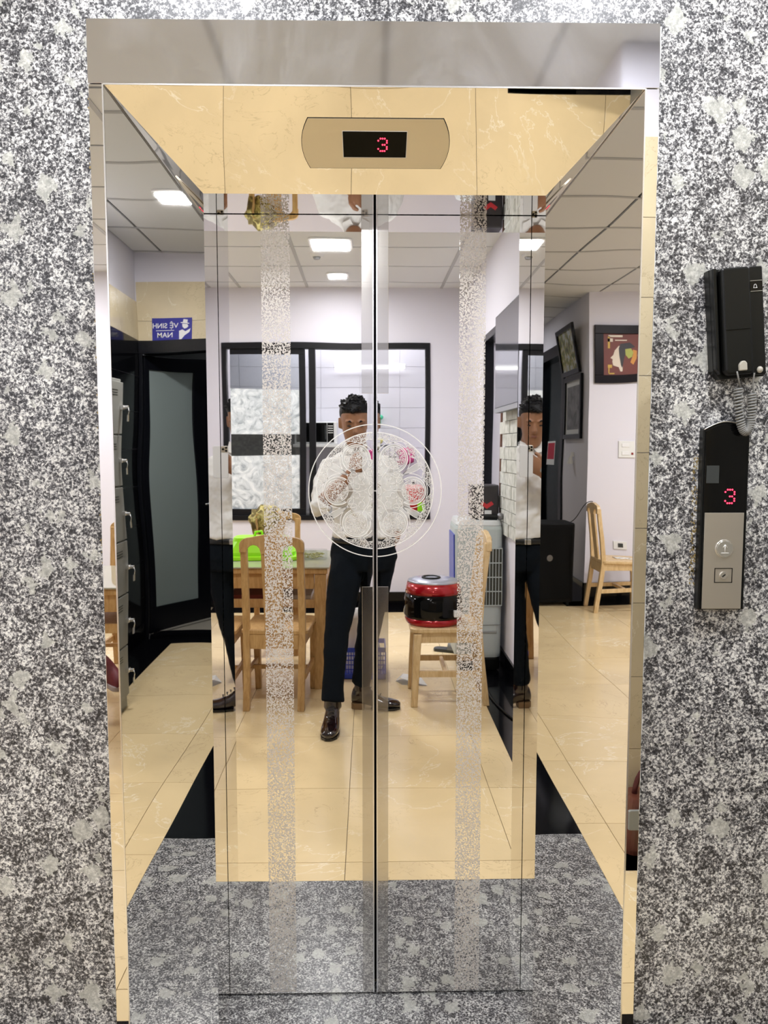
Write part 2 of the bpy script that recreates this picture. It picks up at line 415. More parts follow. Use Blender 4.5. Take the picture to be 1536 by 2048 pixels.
# ceiling
ce = struct(box('ceiling', -9, 4.4, -6.2, 0.25, CEIL+0.012, CEIL+0.1, M['dark_gap']))
ce['label'] = 'suspended ceiling of off-white square panels'
for zone in ((-5.06, 0.87, -5.12, -0.3), (0.87, 3.7, -1.49, -0.3), (-8.9, -5.06, -1.8, -0.3)):
    for t in tile_boxes(*zone, 0.045, -3.69, 0.6, 0.6, 0.009):
        box('ceiling_panel', *t, CEIL, CEIL+0.012, M['ceiling'], ce)
for k in range(-15, 7):
    x = 0.045 + 0.6*k
    y0 = YB if XL < x < XR else (YE if x > XR else YP)
    box('ceiling_bar', x-0.012, x+0.012, y0, WY, CEIL-0.004, CEIL-0.0005, M['t_bar'], ce)
# walls
b = MB()   # back wall with the kitchen window opening (x -1.66..0.545, z 0.80..2.385)
W0, W1, WZ0, WZ1 = -1.66, 0.545, 0.795, 2.385
b.box(XL-0.1, W0, YB-0.12, YB, 0, CEIL+0.02); b.box(W1, XR+0.2, YB-0.12, YB, 0, CEIL+0.02)
b.box(W0, W1, YB-0.12, YB, 0, WZ0); b.box(W0, W1, YB-0.12, YB, WZ1, CEIL+0.02)
struct(b.build('wall_back', M['plaster']))
b = MB()   # right wall with doorway y -3.98..-3.23
D0, D1, DZ = -3.98, -3.235, 2.265
b.box(XR, XR+0.12, YB, D0, 0, CEIL+0.01); b.box(XR, XR+0.12, D1, YE-0.1, 0, CEIL+0.01); b.box(XR, XR+0.12, D0, D1, DZ, CEIL+0.01)
struct(b.build('wall_right', M['plaster']))
b = MB(); b.box(XR, XT+0.1, YE-0.1, YE-0.008, 0, CEIL+0.01); wc = struct(b.build('wall_corridor', M['plaster']))
for (x0, x1, z0, z1) in tile_boxes(XR+0.001, XT, 0.10, 2.55, XR, 1.994-0.277*9, 0.6, 0.277):
    box('wall_tile', x0, x1, YE-0.008, YE, z0, z1, M['marble_wall'] if (x0 < 2.0 or z0 > 2.26) else M['black_granite'], wc)
struct(box('wall_left', XL-0.12, XL, YB, YP, 0, CEIL+0.01, M['plaster']))
b = MB()   # picture wall (left passage) with dark doorway x -7.3..-6.06
b.box(-6.06, XL-0.12, YP-0.12, YP, 0, CEIL+0.01); b.box(-9, -7.3, YP-0.12, YP, 0, CEIL+0.01); b.box(-7.3, -6.06, YP-0.12, YP, 2.5, CEIL+0.01)
struct(b.build('wall_passage', M['plaster']))
struct(box('wall_far_left', -9.1, -8.9, -1.9, 0, 0, 3, M['plaster']))
b = MB()   # toilet wall x = 3.70, doorway y -1.47..-0.72
b.box(XT, XT+0.12, -0.72, 0, 0, 3.0); b.box(XT, XT+0.12, YE-0.1, -0.72, 2.27, 3.0)
wt = struct(b.build('wall_toilet', M['plaster']))
for (y0, y1, z0, z1) in tile_boxes(YE, WY, 2.27, 2.68, YE, 2.271-0.277, 0.6, 0.277*1.5):
    box('wall_tile', XT-0.008, XT, y0, y1, z0, z1, M['marble_wall'], wt)
for (y0, y1, z0, z1) in tile_boxes(-0.66, WY, 0.1, 2.27, YE, 1.994-0.277*9, 0.6, 0.277):
    box('wall_tile', XT-0.008, XT, y0, y1, z0, z1, M['marble_wall'], wt)
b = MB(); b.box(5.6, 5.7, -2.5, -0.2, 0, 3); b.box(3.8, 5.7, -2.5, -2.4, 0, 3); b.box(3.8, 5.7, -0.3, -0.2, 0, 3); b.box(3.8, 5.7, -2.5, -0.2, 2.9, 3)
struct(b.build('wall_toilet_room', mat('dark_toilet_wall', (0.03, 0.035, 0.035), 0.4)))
# side room beyond the doorway
b = MB(); b.box(4.1, 4.2, -6.2, YE-0.1, 0, 3); b.box(XR+0.12, 4.2, -6.2, -6.1, 0, 3)
struct(b.build('wall_side_room', M['white_wall']))
# dark room behind the passage door
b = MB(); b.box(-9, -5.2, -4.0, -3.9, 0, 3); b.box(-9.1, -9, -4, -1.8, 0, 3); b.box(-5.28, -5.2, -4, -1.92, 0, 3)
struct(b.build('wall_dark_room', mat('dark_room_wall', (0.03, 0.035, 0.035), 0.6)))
# skirtings
sk = [('baseboard_back', XL, XR, YB, YB+0.012), ('baseboard_right', XR-0.012, XR, YE, D1), ('baseboard_corridor', XR-0.012, XT, YE, YE+0.012),
      ('baseboard_left', XL, XL+0.012, YB, YP+0.012), ('baseboard_passage', -6.0, XL+0.012, YP, YP+0.012)]
for n, x0, x1, y0, y1 in sk:
    struct(box(n, x0, x1, y0, y1, 0, 0.13 if n != 'baseboard_left' and n != 'baseboard_passage' else 0.175, M['black_granite']))
struct(box('baseboard_right.001', XR-0.012, XR, YB, D0, 0, 0.13, M['black_granite'])).name = 'baseboard_side'

# ------------------------------------------------------------------ elevator surround
sur = thing('elevator_surround', 'polished steel surround framing the elevator doors, set in the granite wall', 'door frame', (0, -0.2, 0))
def quadslab(name, q, n, t, m, bevel=0.0):   # q = 4 world points of the visible face, n = outward dir, t = thickness
    q = [Vector(p) for p in q]; n = Vector(n).normalized()
    return MB().hexa([p - n*t for p in q], q).build(name, m, sur, bevel)
# outer faces of the architrave
XO = 0.5835; ZO = 2.322
quadslab('header_face', [(-XO, -DF, ZF), (XO-0.001, -DF, ZF), (XO-0.003, -DF, ZO), (-XO, -DF, ZO-0.002)], (0, -1, 0), 0.022, M['satin'], 0.0008)
for s in (-1, 1):
    a, c = s*XF, s*(XO-0.001)
    quadslab('jamb_face', [(a, -DF+0.0006, 0), (c, -DF+0.0006, 0), (c, -DF+0.0006, ZF-0.0015), (a, -DF+0.0006, ZF-0.0015)], (0, -1, 0), 0.0205, M['mirror'], 0.0006)
    # 45 degree splay
    quadslab('splay_panel', [(s*XF, -DF+0.001, 0.0), (s*HW, -DJ, 0.0), (s*HW, -DJ, HH), (s*XF, -DF+0.001, ZF-0.001)], (-s, -1, 0), 0.004, M['mirror_splay'])
    # narrow return next to the door
    quadslab('jamb_return', [(s*HW, -DJ, 0.0), (s*HW, -0.005, 0.0), (s*HW, -0.005, HH), (s*HW, -DJ, HH)], (-s, 0, 0), 0.004, M['mirror'])
    # bright corner bead
    box('corner_bead', min(s*XF, s*(XF+0.003)), max(s*XF, s*(XF+0.003)), -DF-0.0012, -DF+0.0002, 0, ZF-0.001, M['edge_steel'], sur)
quadslab('header_splay', [(-XF, -DF+0.001, ZF-0.001), (XF, -DF+0.001, ZF-0.001), (HW, -DJ, HH), (-HW, -DJ, HH)], (0, -1, -1), 0.004, M['mirror_head'])
quadslab('header_soffit', [(-HW, -DJ, HH), (HW, -DJ, HH), (HW, -0.005, HH), (-HW, -0.005, HH)], (0, 0, -1), 0.004, M['mirror'])
box('corner_bead', -XF, XF, -DF-0.0012, -DF+0.0002, ZF-0.003, ZF, M['edge_steel'], sur)
# irregular sealant bead between steel and granite
def bead(pts, r0):
    out = []
    for (a, c) in zip(pts[:-1], pts[1:]):
        a = Vector(a); c = Vector(c); n = max(2, int((c-a).length/0.02))
        for k in range(n): out.append(a.lerp(c, k/n))
    out.append(Vector(pts[-1]))
    rs = [r0*(0.7+0.7*random.random()) for _ in out]
    return MB().tube(out, r0, 8, rs)
bead([(-XO-0.0015, WY-0.0035, 0.0), (-XO-0.0015, WY-0.0035, ZO)], 0.0028).build('sealant_bead', M['sealant'], sur)
bead([(XO+0.0015, WY-0.0035, 0.0), (XO+0.0015, WY-0.0035, ZO)], 0.0034).build('sealant_bead', M['sealant'], sur)
bead([(-XO, WY-0.005, ZO+0.001), (XO, WY-0.005, ZO+0.001)], 0.0034).build('sealant_bead', M['sealant'], sur)
sur2 = sur
# doors
EMC = 1.350
def door_leaf(s):
    side = 'left' if s < 0 else 'right'
    d = thing('elevator_door', '%s leaf of the mirror-polished steel elevator door, with half the etched flower medallion' % side, 'elevator door', (s*0.22, 0.015, 0.006))
    lip, e = (0.0195, 0.0004) if s < 0 else (0.0135, 0.00014)
    b = MB()
    pts = [(s*lip, 0, 0), (s*0.455, 0, 0), (s*0.455, 0.03, 0), (s*0.0035, 0.03, 0), (s*0.0035, e, 0)]
    b.prism([(p[0], p[1], 0.006) for p in pts], (0, 0, 2.040))
    b.build('door_panel', M['mirror'], d)
    # bright edge trim along the meeting stile
    MB().box(min(s*0.003, s*0.0062), max(s*0.003, s*0.0062), -0.0022, 0.002, 0.006, 2.045).build('edge_trim', M['edge_steel'], d)
    # brushed plates
    for z0, z1 in ((1.595, 2.045), (0.007, 1.104)):
        box('brushed_plate', min(s*0.0065, s*0.0335), max(s*0.0065, s*0.0335), -0.0016, 0.0002, z0, z1, M['brushed'], d, 0.0004)
    x0, x1 = (-0.2815, -0.2105) if s < 0 else (0.2105, 0.2765)
    box('etched_strip', x0, x1, -0.0006, 0.0002, 0.01, 2.045, M['etched_dots'], d)
    return d
DL, DR = door_leaf(-1), door_leaf(1)
# medallion: each element is clipped onto one of the two leaves
def flat(polys, name, m, y=-0.0008):
    """polys: list of 2d triangles/quads (x, z about the medallion centre)"""
    for s, d in ((-1, DL), (1, DR)):
        b = MB()
        for q in polys:
            cx = sum(p[0] for p in q)/len(q)
            if cx*s < 0.0078: continue
            b.add([(p[0], y, EMC + p[1]) for p in q], [tuple(range(len(q)))])
        if b.f:
            o = b.build(name, m, d, recalc=False)
def ribbon(pts, w, closed=False):
    out = []; n = len(pts)
    P = [Vector((p[0], p[1])) for p in pts]
    L_ = []
    for i in range(n):
        a = P[(i-1) % n] if closed or i > 0 else P[i]; c = P[(i+1) % n] if closed or i < n-1 else P[i]
        t = c - a; t = t.normalized() if t.length > 0 else Vector((1, 0)); nn = Vector((-t.y, t.x))
        L_.append((P[i] + nn*w/2, P[i] - nn*w/2))
    for i in range(n if closed else n-1):
        a, c = L_[i], L_[(i+1) % n]
        out.append([tuple(a[0]), tuple(a[1]), tuple(c[1]), tuple(c[0])])
    return out
def ringpts(cx, cz, r, a0=0, a1=360, n=72):
    return [(cx + r*math.cos(math.radians(a0 + (a1-a0)*k/n)), cz + r*math.sin(math.radians(a0 + (a1-a0)*k/n))) for k in range(n + 1)]
def polar(r, a): return (r*math.cos(math.radians(a)), r*math.sin(math.radians(a)))
def local(base_a, r, pts):   # points given (outward, sideways) about the spot at radius r on angle a
    ca, sa = math.cos(math.radians(base_a)), math.sin(math.radians(base_a))
    return [((r+u)*ca - v*sa, (r+u)*sa + v*ca) for u, v in pts]
lines = []; frost = []; stp = []
lines += ribbon(ringpts(0, 0, 0.168, n=160), 0.0024)
lines += ribbon(ringpts(0, 0, 0.1475, n=160), 0.0026)
for k in range(6):
    A = 60*k
    c = polar(0.0965, A)
    for i in range(30):      # stippled disc, ring by ring
        a0, a1 = 12*i, 12*i + 12
        for r0, r1 in ((0, 0.009), (0.009, 0.018), (0.018, 0.0275)):
            p = [(c[0] + r*math.cos(math.radians(a)), c[1] + r*math.sin(math.radians(a))) for r, a in ((r0, a0), (r1, a0), (r1, a1), (r0, a1))]
            stp.append(p)
    lines += ribbon(ringpts(*c, 0.0285, n=40), 0.0012)
    lines += ribbon(ringpts(*polar(0.094, A), 0.0355, A-128, A+128, 48), 0.0020)
    lines += ribbon(ringpts(*polar(0.090, A), 0.0435, A-118, A+118, 48), 0.0016)
    # teardrop between petals
    B = A + 30
    td = []
    for i in range(33):
        t = i/32*2*PI
        u = 0.028*math.cos(t); wv = 0.0085*math.sin(t)*(0.35 + 0.65*(math.cos(t)*0.5+0.5))
        td.append((u, wv*1.25))
    T_ = local(B, 0.109, td)
    lines += ribbon(T_, 0.0013)
    cc = local(B, 0.113, [(0, 0)])[0]
    for i in range(32): frost.append([cc, T_[i], T_[i+1]])
    # scalloped stippled border under the inner ring
    for i in range(60):
        a0, a1 = A - 30 + i, A - 29 + i
        def ri(a):
            d = abs(((a - A + 30) % 60) - 30)      # 0 on petal axis .. 30
            d2 = 30 - abs(d)
            return 0.133 + 0.009*math.cos(math.radians(d*12)) if d < 22 else 0.131 - 0.0016*(d-22)*0.4
        p = [polar(ri(a0), a0), polar(0.1460, a0), polar(0.1460, a1), polar(ri(a1), a1)]
        stp.append(p)
    lines += ribbon([polar(0.131 if abs(a-A) > 22 else 0.133 + 0.009*math.cos(math.radians(abs(a-A)*12)), a) for a in range(A-30, A+31, 1)], 0.0012)
    # inner scrolls and fleur
    for sgn in (-1, 1):
        sc = []
        for i in range(26):
            t = i/25; ang = sgn*(10 + 300*t); rr = 0.010*(1 - 0.45*t)
            sc.append((rr*math.cos(math.radians(ang)), sgn*0.011 + rr*math.sin(math.radians(ang))))
        lines += ribbon(local(A, 0.046, sc), 0.0013)
        lines += ribbon(local(A, 0.062, [(0.010*math.cos(t/14*2*PI)*0.8, sgn*0.026 + 0.0075*math.sin(t/14*2*PI)) for t in range(15)]), 0.0012)
    lines += ribbon(local(A, 0.030, [(0, 0), (0.010, 0.002), (0.024, 0.0), (0.040, 0.0)]), 0.0014)
    lines += ribbon(local(A, 0.020, [(0.0, -0.006), (0.006, -0.002), (0.010, 0.0), (0.006, 0.002), (0.0, 0.006)]), 0.0013)
    lines += ribbon(local(B, 0.060, [(-0.03, 0.0), (-0.018, 0.006), (0.0, 0.012), (0.014, 0.008), (0.02, 0.0), (0.014, -0.008), (0.0, -0.012), (-0.018, -0.006), (-0.03, 0.0)]), 0.0013)
lines += ribbon(ringpts(0, 0, 0.016, n=40), 0.0014)
for i in range(180):       # frosted heart of the flower
    a0, a1 = 2*i, 2*i + 2
    R = lambda a: 0.066 + 0.010*math.cos(math.radians(6*(a - 30)))
    for q0, q1 in ((0.0, 0.33), (0.33, 0.66), (0.66, 1.0)):
        frost.append([polar(R(a0)*q0 + 1e-5, a0), polar(R(a0)*q1, a0), polar(R(a1)*q1, a1), polar(R(a1)*q0 + 1e-5, a1)])
for k in range(6):         # frosted bands around each disc
    c = polar(0.094, 60*k)
    for i in range(48):
        a0 = 60*k - 125 + 250*i/48; a1 = 60*k - 125 + 250*(i+1)/48
        frost.append([(c[0] + r*math.cos(math.radians(a)), c[1] + r*math.sin(math.radians(a))) for r, a in ((0.0298, a0), (0.0348, a0), (0.0348, a1), (0.0298, a1))])
def tri_fix(qs):
    out = []
    for q in qs:
        ar = 0
        for i in range(len(q)):
            x0, y0 = q[i]; x1, y1 = q[(i+1) % len(q)]; ar += x0*y1 - x1*y0
        out.append(list(q) if ar > 0 else list(q)[::-1])
    return out
flat(tri_fix(frost), 'frosted_fill', M['frost'], -0.0005)
flat(tri_fix(stp), 'stippled_fill', M['stipple'], -0.0008)
flat(tri_fix(lines), 'etched_lines', M['etched'], -0.0011)

# ------------------------------------------------------------------ floor indicator on the header splay
U = Vector((1, 0, 0)); V = Vector((0, -1, 1)).normalized(); Wn = Vector((0, -1, -1)).normalized()
def hs(x, y_on, up=0.0):   # point on header splay: x, distance from lower edge, lift
    return Vector((0, -DJ, HH)) + U*x + V*y_on + Wn*up
ind = thing('floor_indicator', 'floor position display plate with a red dot-matrix 3 above the elevator doors', 'display', tuple(hs(0, 0.115, 0.0)))
def ind_outline(grow=0.0):
    out = []
    z0, z1 = 0.0615 - grow, 0.168 + grow; zc = (z0+z1)/2; hh = (z1-z0)/2
    for sgn in (1, -1):
        for k in range(13):
            t = (k/12*2 - 1)*sgn
            bul = 0.016*(1 - t*t)
            x = sgn*(0.1425 + bul + grow)
            if sgn > 0: out.append((x, zc + t*hh))
            else: out.append((x, zc + t*hh))
    return out
o2 = ind_outline()
MB().prism([hs(x, y, 0.0005) for x, y in o2], Wn*0.0022).build('face_plate', M['plate'], ind, 0.0004)
MB().prism([hs(x, y, 0.0001) for x, y in ind_outline(0.0012)], Wn*0.0006).build('shadow_gap', M['black'], ind)
MB().prism([hs(x, y, 0.0026) for x, y in ((-0.0705, 0.0855), (0.0665, 0.0855), (0.0675, 0.1425), (-0.0715, 0.1425))], Wn*0.0005).build('window_rim', M['sealant'], ind)
MB().prism([hs(x, y, 0.003) for x, y in ((-0.0695, 0.0865), (0.0655, 0.0865), (0.0665, 0.1415), (-0.0705, 0.1415))], Wn*0.0006).build('display_window', M['screen'], ind)
DIG = ['01110', '10001', '00001', '00110', '00001', '10001', '01110']
def digit(parent, f, cx, cz, pw, ph, r, lift, nrm):
    b = MB()
    for i, row in enumerate(DIG):
        for j, ch in enumerate(row):
            if ch == '1':
                c = f(cx + (j-2)*pw, cz + (3-i)*ph, lift)
                a1 = U; a2 = nrm.cross(U).normalized()
                b.prism([c + a1*math.cos(2*PI*k/8)*r + a2*math.sin(2*PI*k/8)*r for k in range(8)], nrm*0.0004)
    return b.build('digit_dots', M['led'], parent)
digit(ind, hs, 0.0148, 0.1140, 0.0046, 0.0044, 0.0019, 0.0037, Wn)

# ------------------------------------------------------------------ hall call panel on the granite
cop = thing('call_panel', 'black and steel elevator call panel with a red 3 and a round call button', 'call panel', (0.746, WY, 1.31))
def cz(x, z, y): return Vector((x, y, z))
def arch(x0, x1, z0, z1, rise):
    pts = [(x0, z0), (x1, z0), (x1, z1)]
    for k in range(1, 12):
        t = k/12; x = x1 + (x0-x1)*t; pts.append((x, z1 + rise*math.sin(PI*t)))
    pts.append((x0, z1)); return pts
sh = 0.0
MB().prism([(x, WY, z) for x, z in arch(0.6965, 0.7965, 1.109, 1.497, 0.017)], (0, -0.022, 0)).build('housing', M['black_plastic'], cop, 0.002)
MB().prism([(x, WY-0.022, z) for x, z in arch(0.7005, 0.7925, 1.112, 1.494, 0.0165)], (0, -0.0025, 0)).build('glossy_cover', M['gloss_black'], cop, 0.001)
rim = [(0.6975 + (0.7955-0.6975)*k/20, WY-0.0235, 1.498 + 0.017*math.sin(PI*k/20)) for k in range(21)]
MB().tube(rim, 0.0013, 6).build('arched_rim', M['edge_steel'], cop)
box('steel_plate', 0.7035, 0.7885, WY-0.0265, WY-0.0235, 1.112, 1.3205, M['cop_steel'], cop, 0.0005)
box('sensor_window', 0.7045, 0.7315, WY-0.0256, WY-0.0242, 1.384, 1.4215, mat('grey_sensor', (0.035, 0.04, 0.04), 0.4), cop)
digit(cop, lambda x, z, l: Vector((x, WY-0.0245-l, z)), 0.7565, 1.3555, 0.0049, 0.0048, 0.0020, 0.0006, Vector((0, -1, 0)))
MB().cyl((0.748, WY-0.0262, 1.243), 0.0200, -0.0028, 'Y', 40, 0.0188).build('button_bezel', M['edge_steel'], cop)
btn = MB().cyl((0.748, WY-0.0290, 1.243), 0.0170, -0.0010, 'Y', 40, 0.0165).build('call_button', mat('button_steel', (0.55, 0.54, 0.50), 0.3, 0.8), cop)
b = MB()
for a, c in (((0, -0.008), (0, 0.009)), ((0, 0.009), (-0.0045, 0.003)), ((0, 0.009), (0.0045, 0.003)), ((-0.008, -0.009), (0.008, -0.009))):
    b.tube([(0.748 + a[0], WY-0.0302, 1.243 + a[1]), (0.748 + c[0], WY-0.0302, 1.243 + c[1])], 0.0007, 6)
b.build('arrow_mark', M['white_plastic'], btn)
b = MB()
for x0, x1, z0, z1 in ((0.7285, 0.7675, 1.1995, 1.2010), (0.7285, 0.7675, 1.1690, 1.1705), (0.7285, 0.7300, 1.1690, 1.2010), (0.7660, 0.7675, 1.1690, 1.2010)):
    b.box(x0, x1, WY-0.0271, WY-0.0262, z0, z1)
b.build('key_frame', M['gloss_black'], cop)
lk = MB().cyl((0.748, WY-0.0264, 1.185), 0.0085, -0.0030, 'Y', 28, 0.0078).build('key_lock', M['edge_steel'], cop)
b = MB(); mt = Matrix.Translation((0.748, WY-0.0297, 1.185)) @ Matrix.Rotation(-0.7, 4, 'Y'); b.box(-0.0042, 0.0042, -0.0004, 0.0003, -0.0012, 0.0012, mt); b.build('keyhole', M['black'], lk)

# ------------------------------------------------------------------ intercom handset
ic = thing('intercom_phone', 'black wall intercom handset hung slightly askew above the call panel', 'intercom', (0.757, WY, 1.722))
R_ = Matrix.Translation((0.757, WY, 1.722)) @ Matrix.Rotation(-math.radians(4.6), 4, 'Y')
def icb(name, pts, y0, y1, m, parent=ic, bevel=0.002):
    b = MB(); b.prism([R_ @ Vector((x, -y0, z)) for x, z in pts], R_.to_3x3() @ Vector((0, -(y1-y0), 0))); return b.build(name, m, parent, bevel)
icb('base', [(-0.054, -0.098), (-0.040, -0.116), (0.054, -0.116), (0.054, 0.112), (-0.054, 0.112)], 0.0, 0.026, M['black_plastic'])
icb('base_side', [(-0.054, -0.094), (-0.046, -0.107), (-0.0445, 0.111), (-0.054, 0.111)], 0.026, 0.042, M['black_plastic'])
icb('base_panel', [(0.0215, -0.113), (0.052, -0.113), (0.052, 0.110), (0.0215, 0.110)], 0.026, 0.040, M['black_plastic'], ic, 0.003)
hsd = icb('handset', [(-0.040, -0.100), (-0.033, -0.110), (0.0195, -0.110), (0.0195, 0.109), (-0.040, 0.109)], 0.030, 0.052, M['black_plastic'], ic, 0.005)
icb('earpiece', [(-0.036, -0.018), (0.016, -0.018), (0.016, 0.105), (-0.036, 0.105)], 0.052, 0.0535, M['black_plastic'], hsd, 0.001)
bb = icb('bell_button', [(0.0235, 0.059), (0.050, 0.059), (0.050, 0.079), (0.0235, 0.079)], 0.040, 0.0412, M['gloss_black'], ic, 0.0005)
b = MB()
for z in (0.0585, 0.0800): b.box(0.0245, 0.0490, -0.0416, -0.0405, z, z+0.0008, R_)
b.build('button_lines', M['plug'], bb)
b = MB()
bell = [(-0.0040, -0.0035), (0.0040, -0.0035), (0.0028, -0.0012), (0.0024, 0.0018), (0.0010, 0.0038), (-0.0010, 0.0038), (-0.0024, 0.0018), (-0.0028, -0.0012)]
for i in range(len(bell)):
    a, c = bell[i], bell[(i+1) % len(bell)]
    b.tube([R_ @ Vector((0.0345+a[0], -0.0414, 0.069+a[1])), R_ @ Vector((0.0345+c[0], -0.0414, 0.069+c[1]))], 0.00055, 5)
b.build('bell_mark', M['white_plastic'], bb)
pl1 = MB(); pl1.prism([R_ @ Vector((x, -0.050, z)) for x, z in ((-0.013, -0.103), (0.004, -0.103), (0.004, -0.088), (0.0, -0.083), (-0.007, -0.083), (-0.013, -0.090))], (0, -0.008, 0)); pl1.build('cord_plug', M['plug'], ic, 0.002)
MB().ball(tuple(R_ @ Vector((0.0365, -0.043, -0.103))), 0.0065, 8, (0.95, 1, 1.1)).build('cord_plug', M['plug'], ic)
def bez(p, n=24):
    p = [Vector(q) for q in p]; out = []
    for i in range(n+1):
        t = i/n; q = p[:]
        while len(q) > 1: q = [q[k].lerp(q[k+1], t) for k in range(len(q)-1)]
        out.append(q[0])
    return out
YC = WY-0.040
pA = [(0.748, WY-0.055, 1.617), (0.750, WY-0.060, 1.598), (0.757, WY-0.050, 1.592), (0.764, YC, 1.586)]
MB().tube(bez(pA), 0.0018, 8).build('cord', M['grey_cord'], ic)
pB = [(0.7895, WY-0.045, 1.615), (0.7875, WY-0.045, 1.60), (0.7885, YC, 1.582), (0.7935, YC, 1.574)]
MB().tube(bez(pB), 0.0018, 8).build('cord', M['grey_cord'], ic)
def coil(path, r, turns, wire):
    pts = []; n = turns*14
    dense = path
    for i in range(n+1):
        t = i/n*(len(dense)-1); k = min(int(t), len(dense)-2); p = dense[k].lerp(dense[k+1], t-k)
        tg = (dense[k+1]-dense[k]).normalized(); u = Vector((0, 1, 0)); u = (u - tg*u.dot(tg)).normalized(); v = tg.cross(u)
        a = 2*PI*turns*i/n
        pts.append(p + u*math.cos(a)*r + v*math.sin(a)*r)
    return MB().tube(pts, wire, 6)
cpath = bez([(0.7585, YC, 1.584), (0.759, YC, 1.555), (0.763, YC, 1.490), (0.776, YC, 1.455), (0.797, YC, 1.490), (0.789, YC, 1.545), (0.7885, YC, 1.573)], 40)
coil(cpath, 0.0072, 36, 0.0024).build('coiled_cord', M['grey_cord'], ic)
# stains on the granite beside the panel are part of the wall finish
st = mat('rust_stain', (0.30, 0.22, 0.08), 0.6)
def smear(x0, x1, z0, z1, n, seed):
    rnd = random.Random(seed); b = MB()
    for _ in range(n):
        x = rnd.uniform(x0, x1); z = rnd.uniform(z0, z1); r = rnd.uniform(0.0008, 0.0022)
        b.prism([(x + r*math.cos(2*PI*k/6)*rnd.uniform(.6, 1.2), WY-0.0004, z + r*1.5*math.sin(2*PI*k/6)*rnd.uniform(.6, 1.2)) for k in range(6)], (0, 0.0005, 0))
    o = b.build('rust_specks', st, wf); o['kind'] = 'stuff'; return o
smear(0.685, 0.697, 1.16, 1.45, 130, 3); smear(0.797, 0.804, 1.16, 1.35, 60, 4); smear(-0.592, -0.585, 1.2, 2.2, 60, 5)
#ROOM
# ------------------------------------------------------------------ ceiling lights
for (x, y, hx, hy, wt_, lab) in LIGHTS:
    t = thing('ceiling_light', lab, 'ceiling light', (x, y, CEIL))
    MB().rbox(x-hx-0.02, x+hx+0.02, y-hy-0.02, y+hy+0.02, CEIL-0.012, CEIL, 0.03).build('frame', M['white'], t)
    MB().rbox(x-hx, x+hx, y-hy, y+hy, CEIL-0.016, CEIL-0.0125, 0.03).build('diffuser', mat('light_diffuser', (1, 1, 1), emit=COOL, es=9), t)
    l = area('light_source', (x, y, CEIL-0.02), hx*2, hy*2, wt_); l.parent = t; l.location = (0, 0, -0.02)
t = thing('smoke_detector', 'round white smoke detector on the ceiling beside the middle light', 'smoke detector', (-0.393, -3.92, CEIL))
MB().cyl((-0.393, -3.92, CEIL), 0.055, -0.018, 'Z', 28, 0.045).build('base', M['white'], t)
MB().cyl((-0.393, -3.92, CEIL-0.018), 0.030, -0.016, 'Z', 24, 0.022).build('sensor_cage', mat('sensor_grey', (0.25, 0.25, 0.25), 0.4), t)

# ------------------------------------------------------------------ kitchen window
wn = thing('window_1', None, None, ((W0+W1)/2, YB, WZ0)); wn['kind'] = 'structure'; wn['label'] = 'black aluminium sliding window between the room and the kitchen'
F = M['window_black']; y0, y1 = YB-0.06, YB+0.012
FW = 0.045
box('frame_top', W0, W1, y0, y1, WZ1-FW-0.01, WZ1, F, wn, 0.003)
box('frame_bottom', W0, W1, y0, y1+0.01, WZ0, WZ0+FW, F, wn, 0.003)
box('frame_left', W0, W0+FW, y0, y1, WZ0+FW, WZ1-FW, F, wn, 0.003)
box('frame_right', W1-FW, W1, y0, y1, WZ0+FW, WZ1-FW, F, wn, 0.003)
box('mullion', -0.555, -0.497, y0, y1-0.008, WZ0+FW, WZ1-FW, F, wn, 0.003)
for (xa, xb, nm) in ((-1.42, -0.585, 0), (W0+FW, -1.40, 1)):
    ya, yb = (y0+0.02, y1-0.02) if nm == 0 else (y0, y0+0.018)
    s_ = box('sash', xa, xb, ya, yb, WZ1-FW-0.055, WZ1-FW-0.012, F, wn, 0.002)
    for q in ((xa, xb, WZ0+FW, WZ0+FW+0.06), (xb-0.055, xb, WZ0+FW+0.06, WZ1-FW-0.055)) + (((xa, xa+0.02, WZ0+FW+0.06, WZ1-FW-0.055),) if nm == 0 else ()):
        box('sash_rail', q[0], q[1], ya, yb, q[2], q[3], F, s_, 0.002)
    ym = (ya+yb)/2
    box('pane', xa+0.01, xb-0.055, ym-0.002, ym+0.002, WZ0+FW+0.06, WZ1-FW-0.055, M['pane'], s_)
    fm = mat('frosted_film', rough=0.6)
    n1 = noise(fm, coord(fm), 9.0, 4, 0.55, 2.2)
    r = ramp(fm, n1.outputs['Fac'], [(0.34, (0.34, 0.38, 0.42)), (0.46, (0.60, 0.65, 0.69)), (0.54, (0.70, 0.75, 0.79)), (0.68, (0.88, 0.92, 0.95))])
    L(fm, r.outputs[0], P_(fm).inputs['Base Color'])
    for z0, z1 in ((1.575, 1.975), (WZ0+FW+0.06, 1.385)):
        box('frosted_film', xa+0.02, xb-0.055, ym+0.0021, ym+0.003, z0, z1, fm, s_)
